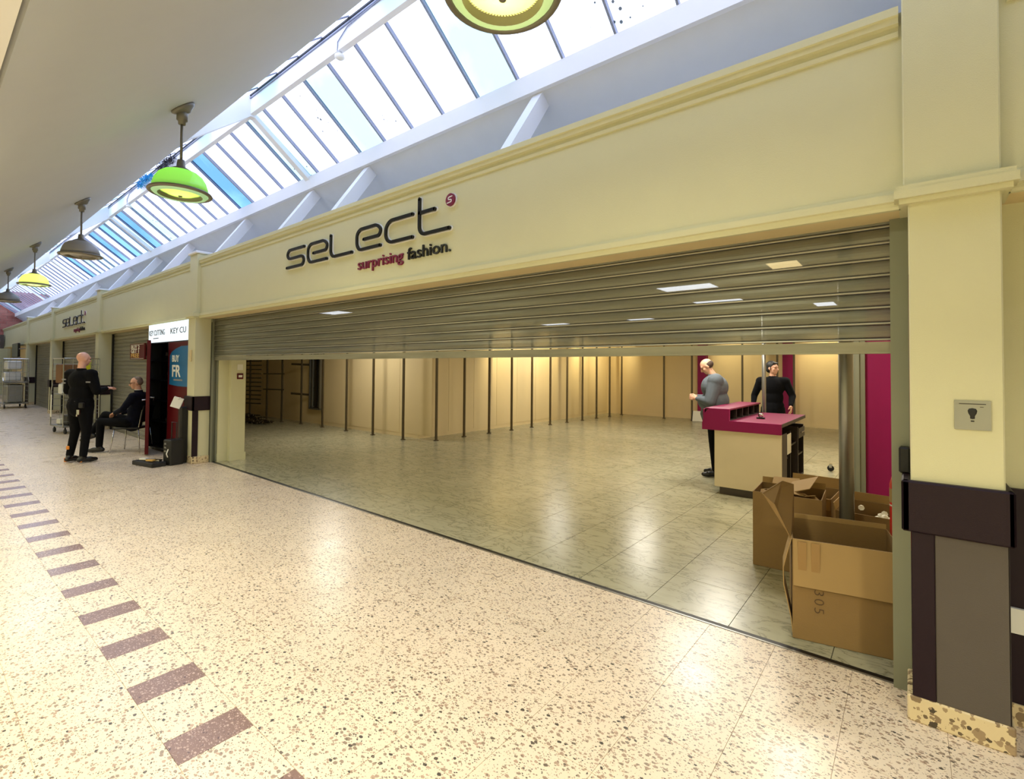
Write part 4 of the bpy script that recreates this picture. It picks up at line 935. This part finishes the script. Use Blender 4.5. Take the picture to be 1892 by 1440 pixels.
# chair under the seated person
t = thing('chair', (-11.66, 2.76, 0), 'black-seated chair with thin chrome legs under the seated person', 'chair', rz=math.atan2(.64, -.77))
m = MB(); m.box(-.22, .22, -.22, .22, .44, .475); m.build('seat', 'black', t, bevel=.012)
m = MB(); m.obox((0, -.25, .72), (.20, 0, 0), (0, .012, 0), (0, -.03, .16)); m.build('backrest', 'black', t, bevel=.008)
for x_, y_ in ((-.2, .2), (.2, .2), (-.2, -.2), (.2, -.2)):
    m = MB(); m.tube([(x_, y_, .45), (x_*1.22, y_*1.25, 0)], .011, 8); m.build('leg', 'chrome', t, smooth=True)
m = MB(); m.tube([(-.2, .2, .44), (.2, .2, .44)], .010, 6); m.tube([(-.2, -.2, .44), (-.19, -.25, .8)], .010, 6); m.tube([(.2, -.2, .44), (.19, -.25, .8)], .010, 6); m.build('seat_frame', 'chrome', t)
# open tool case and rolling case beside the kiosk
t = thing('tool_case', (-9.80, 2.66, 0), 'black wheeled tool case with its lid flat open on the floor by the kiosk', 'tool case', rz=R(12))
m = MB(); m.box(-.30, .30, -.22, .0, 0, .07); m.build('lid_tray', 'black', t, bevel=.01)
m = MB(); m.box(.14, .36, .02, .24, .0, .42); m.build('body', 'black', t, bevel=.015)
m = MB(); m.tube([(.18, .13, .4), (.18, .13, .70), (.32, .13, .70), (.32, .13, .4)], .010, 6); m.build('pull_handle', 'black', t)
for x_, y_, z_, mt in ((-.14, -.12, .085, 'paper'), (-.02, -.08, .08, 'patch'), (.08, -.13, .085, 'gold'), (.14, -.06, .08, 'chrome')):
    m = MB(); m.obox((x_, y_, z_+.01), (.06, .02, 0), (-.01, .03, 0), (0, 0, .012)); m.build('tool', mt, t)
for z_ in (.34, .28, .22): m = MB(); m.box(.20, .25, .008, .02, z_, z_+.025); m.build('latch', 'steel', t)
m = MB(); m.tube([(.30, .01, .14), (.32, -.02, .20), (.31, .01, .27)], .009, 6); m.build('clip', 'paper', t)
t = thing('plastic_bag', (-9.50, 2.90, 0), 'crumpled white plastic bag hooked on the pillar dado by the kiosk', 'bag')
m = MB(); q_ = Matrix.Rotation(R(60), 3, 'Z') @ Matrix.Rotation(R(20), 3, 'Y'); m.obox((-.17, -.0, 1.02), q_ @ Vector((.075, 0, 0)), q_ @ Vector((0, .02, 0)), q_ @ Vector((0, 0, .09))); m.tube([(-.12, 0, 1.08), (-.08, .02, 1.11)], .01, 6); m.build('bag', 'white_plastic', t, bevel=.015)
t = thing('black_gas_bottle', (-9.66, 2.965, 0), 'black case standing upright against the left pillar beside the open tool case', 'case')
m = MB(); m.box(-.05, .09, -.04, .08, 0, .95); m.build('body', 'black', t, bevel=.02)
t.name = 'upright_case'

# roll cages
def roll_cage(loc, rz, label, load):
    t = thing('roll_cage', loc, label, 'trolley', 'wheeled roll cages', rz)
    W2, D2, H2 = .80, .70, 1.80
    m = MB(); m.box(-.4, .4, -.35, .35, .16, .19); m.build('base_tray', 'steel', t)
    for sx_, sy_ in ((-1, -1), (1, -1), (-1, 1), (1, 1)):
        q = MB(); q.tube([(sx_*.34, sy_*.28, .16), (sx_*.34, sy_*.28, .11)], .015, 6); wq = q.build('castor', 'black', t)
        q = MB(); q.lathe([(0, -.018), (.055, -.018), (.06, 0), (.055, .018), (0, .018)], (sx_*.34, sy_*.28, .062), 16, Matrix.Rotation(R(90), 4, 'X')); q.build('wheel', 'black', wq, smooth=True)
    for sx_ in (-1, 1):
        q = MB(); x_ = sx_*.40
        for y_ in (-.34, .34):
            q.tube([(x_, y_, .18), (x_, y_, 1.0), (x_-sx_*.05, y_, 1.12), (x_-sx_*.05, y_, H2)], .013, 6)
        q.tube([(x_-sx_*.05, -.34, H2), (x_-sx_*.05, .34, H2)], .013, 6)
        q.build('side_frame', 'chrome', t)
        q = MB()
        for z_ in [.3+.17*i for i in range(9)]: q.tube([(x_-(sx_*.05 if z_ > 1.05 else 0), -.34, z_), (x_-(sx_*.05 if z_ > 1.05 else 0), .34, z_)], .005, 5)
        for y_ in (-.17, 0, .17): q.tube([(x_, y_, .18), (x_, y_, 1.0), (x_-sx_*.05, y_, 1.12), (x_-sx_*.05, y_, H2)], .005, 5)
        q.build('side_mesh', 'steel', t)
    q = MB()
    for x_ in [-.36+.12*i for i in range(7)]: q.tube([(x_, .34, .18), (x_, .34, H2)], .005, 5)
    for z_ in [.3+.25*i for i in range(6)]: q.tube([(-.38, .34, z_), (.38, .34, z_)], .006, 5)
    q.build('back_mesh', 'steel', t)
    q = MB(); q.box(-.38, .38, -.30, .33, .92, .94); q.build('shelf', 'steel', t)
    q = MB(); q.tube([(-.36, -.34, H2), (.36, -.34, H2)], .012, 6); q.build('top_bar', 'chrome', t)
    return t
t = roll_cage((-15.95, 2.62, 0), R(8), 'wheeled roll cage with clutter and a yellow item, behind the bald standing person', 1)
M('yellow', (220, 214, 40), .5); M('brown', (120, 84, 50), .7)
for nm, lab, cat, bxs, mt in (('yellow_spray_bottle', 'bright yellow bottle hanging in the roll cage beside the bald head', 'bottle', (-.10, .02, .16, .30, 1.42, 1.80), 'yellow'),
                         ('paper_roll', 'pale long label strip hanging on the near corner of the roll cage', 'label', (-.33, -.26, -.372, -.36, .38, .92), 'paper'),
                         ('brown_carton', 'small brown carton high in the roll cage', 'box', (-.30, .10, -.30, .0, 1.20, 1.66), 'brown'),
                         ('white_bag', 'white bag lying on the roll cage shelf', 'bag', (-.05, .14, -.32, -.08, .945, 1.19), 'white_plastic'),
                         ('dark_crate', 'low dark crate on the floor tray of the roll cage', 'crate', (-.12, .20, -.20, .2, .195, .42), 'black'),
                         ('white_bundle', 'pale crumpled bundle low in the front of the roll cage', 'bundle', (-.34, -.15, -.25, -.05, .195, .33), 'paper')):
    o = MB().box(*bxs).build(nm, mt, None, bevel=.02); o.matrix_world = Matrix.Translation((-15.95, 2.62, 0)) @ Matrix.Rotation(R(8), 4, 'Z'); tag(o, lab, cat)
t = roll_cage((-26.6, 2.55, 0), R(2), 'loaded grey roll cage at the left edge, before the distant pillar', 1)
t.scale = (1.6, 1, 1.03)
for nm, lab, cat, bxs, mt in (('white_machine', 'white curved machine on top of the distant left roll cage', 'machine', (-.6, .30, -.2, .2, 1.45, 1.78), 'white_plastic'),
                         ('white_carton', 'white carton with a dark square on the distant left roll cage', 'box', (-.6, .25, -.25, .2, 1.02, 1.34), 'white_plastic'),
                         ('grey_locker', 'grey cabinet filling the lower half of the distant left roll cage', 'cabinet', (-.55, .4, -.2, .25, .20, .90), 'steel')):
    o = MB().box(*bxs).build(nm, mt, None, bevel=.03); o.location = (-26.6, 2.55, 0); tag(o, lab, cat)
t = thing('hanging_screen', (-30.0, 2.95, 0), 'dark hanging display screen above the distant left roll cage', 'screen')
m = MB(); m.box(-.9, .9, -.05, .03, 1.95, 2.55); m.build('panel', 'black_gloss', t, bevel=.02); m = MB(); m.box(-.95, .95, -.02, .05, 1.90, 1.96); m.build('frame', 'patch', t)
m = MB(); m.tube([(.9, 0, 2.3), (1.5, .08, 2.3), (1.75, .12, 2.3)], .02, 6); m.build('arm', 'patch', t)
t = thing('wall_sign', (-36.5, 3.02, 0), 'small grey-framed white projecting sign at the far left fascia', 'sign')
m = MB(); m.box(-.6, .2, -.05, .0, 2.5, 3.1); m.build('panel', 'white_plastic', t); m = MB(); m.box(.2, .5, -.06, .06, 2.45, 3.15); m.build('frame', 'dado_grey', t)

# decorations and small fittings on the ridge beam
M('tinsel_blue', (70, 180, 232), .25, metal=.5); M('tinsel_dark', (34, 34, 48), .4)
def tinsel(loc, L, rad, mat, label, name):
    m = MB(); q = random.Random(len(label))
    for i in range(260):
        p = Vector((q.uniform(-L/2, L/2), q.uniform(-.4, .4)*rad, q.uniform(-.5, .5)*rad)); d = Vector((q.gauss(0, 1), q.gauss(0, 1), q.gauss(0, 1))).normalized()*rad*q.uniform(.3, .75)
        e = d.cross(Vector((0, 0, 1)))*.2; m.add([p-d-e, p-d+e, p+d+e*.2, p+d-e*.2], [(0, 1, 2, 3)])
    tag(m.build(name, mat, None, loc=loc), label, 'decoration', kind='thing')
tinsel((-11.2, 2.74, 5.13), .85, .10, 'tinsel_blue', 'bunch of bright blue tinsel tied along the ridge beam', 'blue_tinsel')
tinsel((-10.0, 2.74, 5.14), .75, .09, 'tinsel_dark', 'clump of dark tinsel tied along the ridge beam', 'dark_tinsel')
for x_, lab in ((-4.70, 'small white round sensor under the ridge beam, nearer one'), (-12.6, 'small white round sensor under the ridge beam, farther one')):
    t = thing('ceiling_sensor', (x_, 2.83, 5.0), lab, 'sensor', 'sensors under the ridge beam')
    m = MB(); m.lathe([(0, 0), (.022, 0), (.022, -.03), (.05, -.035), (.052, -.06), (.03, -.075), (0, -.078)], n=20); m.build('body', 'white_plastic', t, smooth=True)
    m = MB(); m.tube([(0, -.03, .0), (.02, -.04, .08), (.20, -.04, .17), (.6, -.04, .19), (1.6, -.04, .195)], .006, 6); m.build('cable', 'bar_grey', t)
t = thing('door_bracket', (-9.55, 3.04, 0), 'small vertical bracket on the left pillar beside the kiosk sign', 'bracket')
m = MB(); m.box(0, .05, -.02, .01, 1.72, 1.92); m.build('plate', 'soffit_paint', t, bevel=.005)
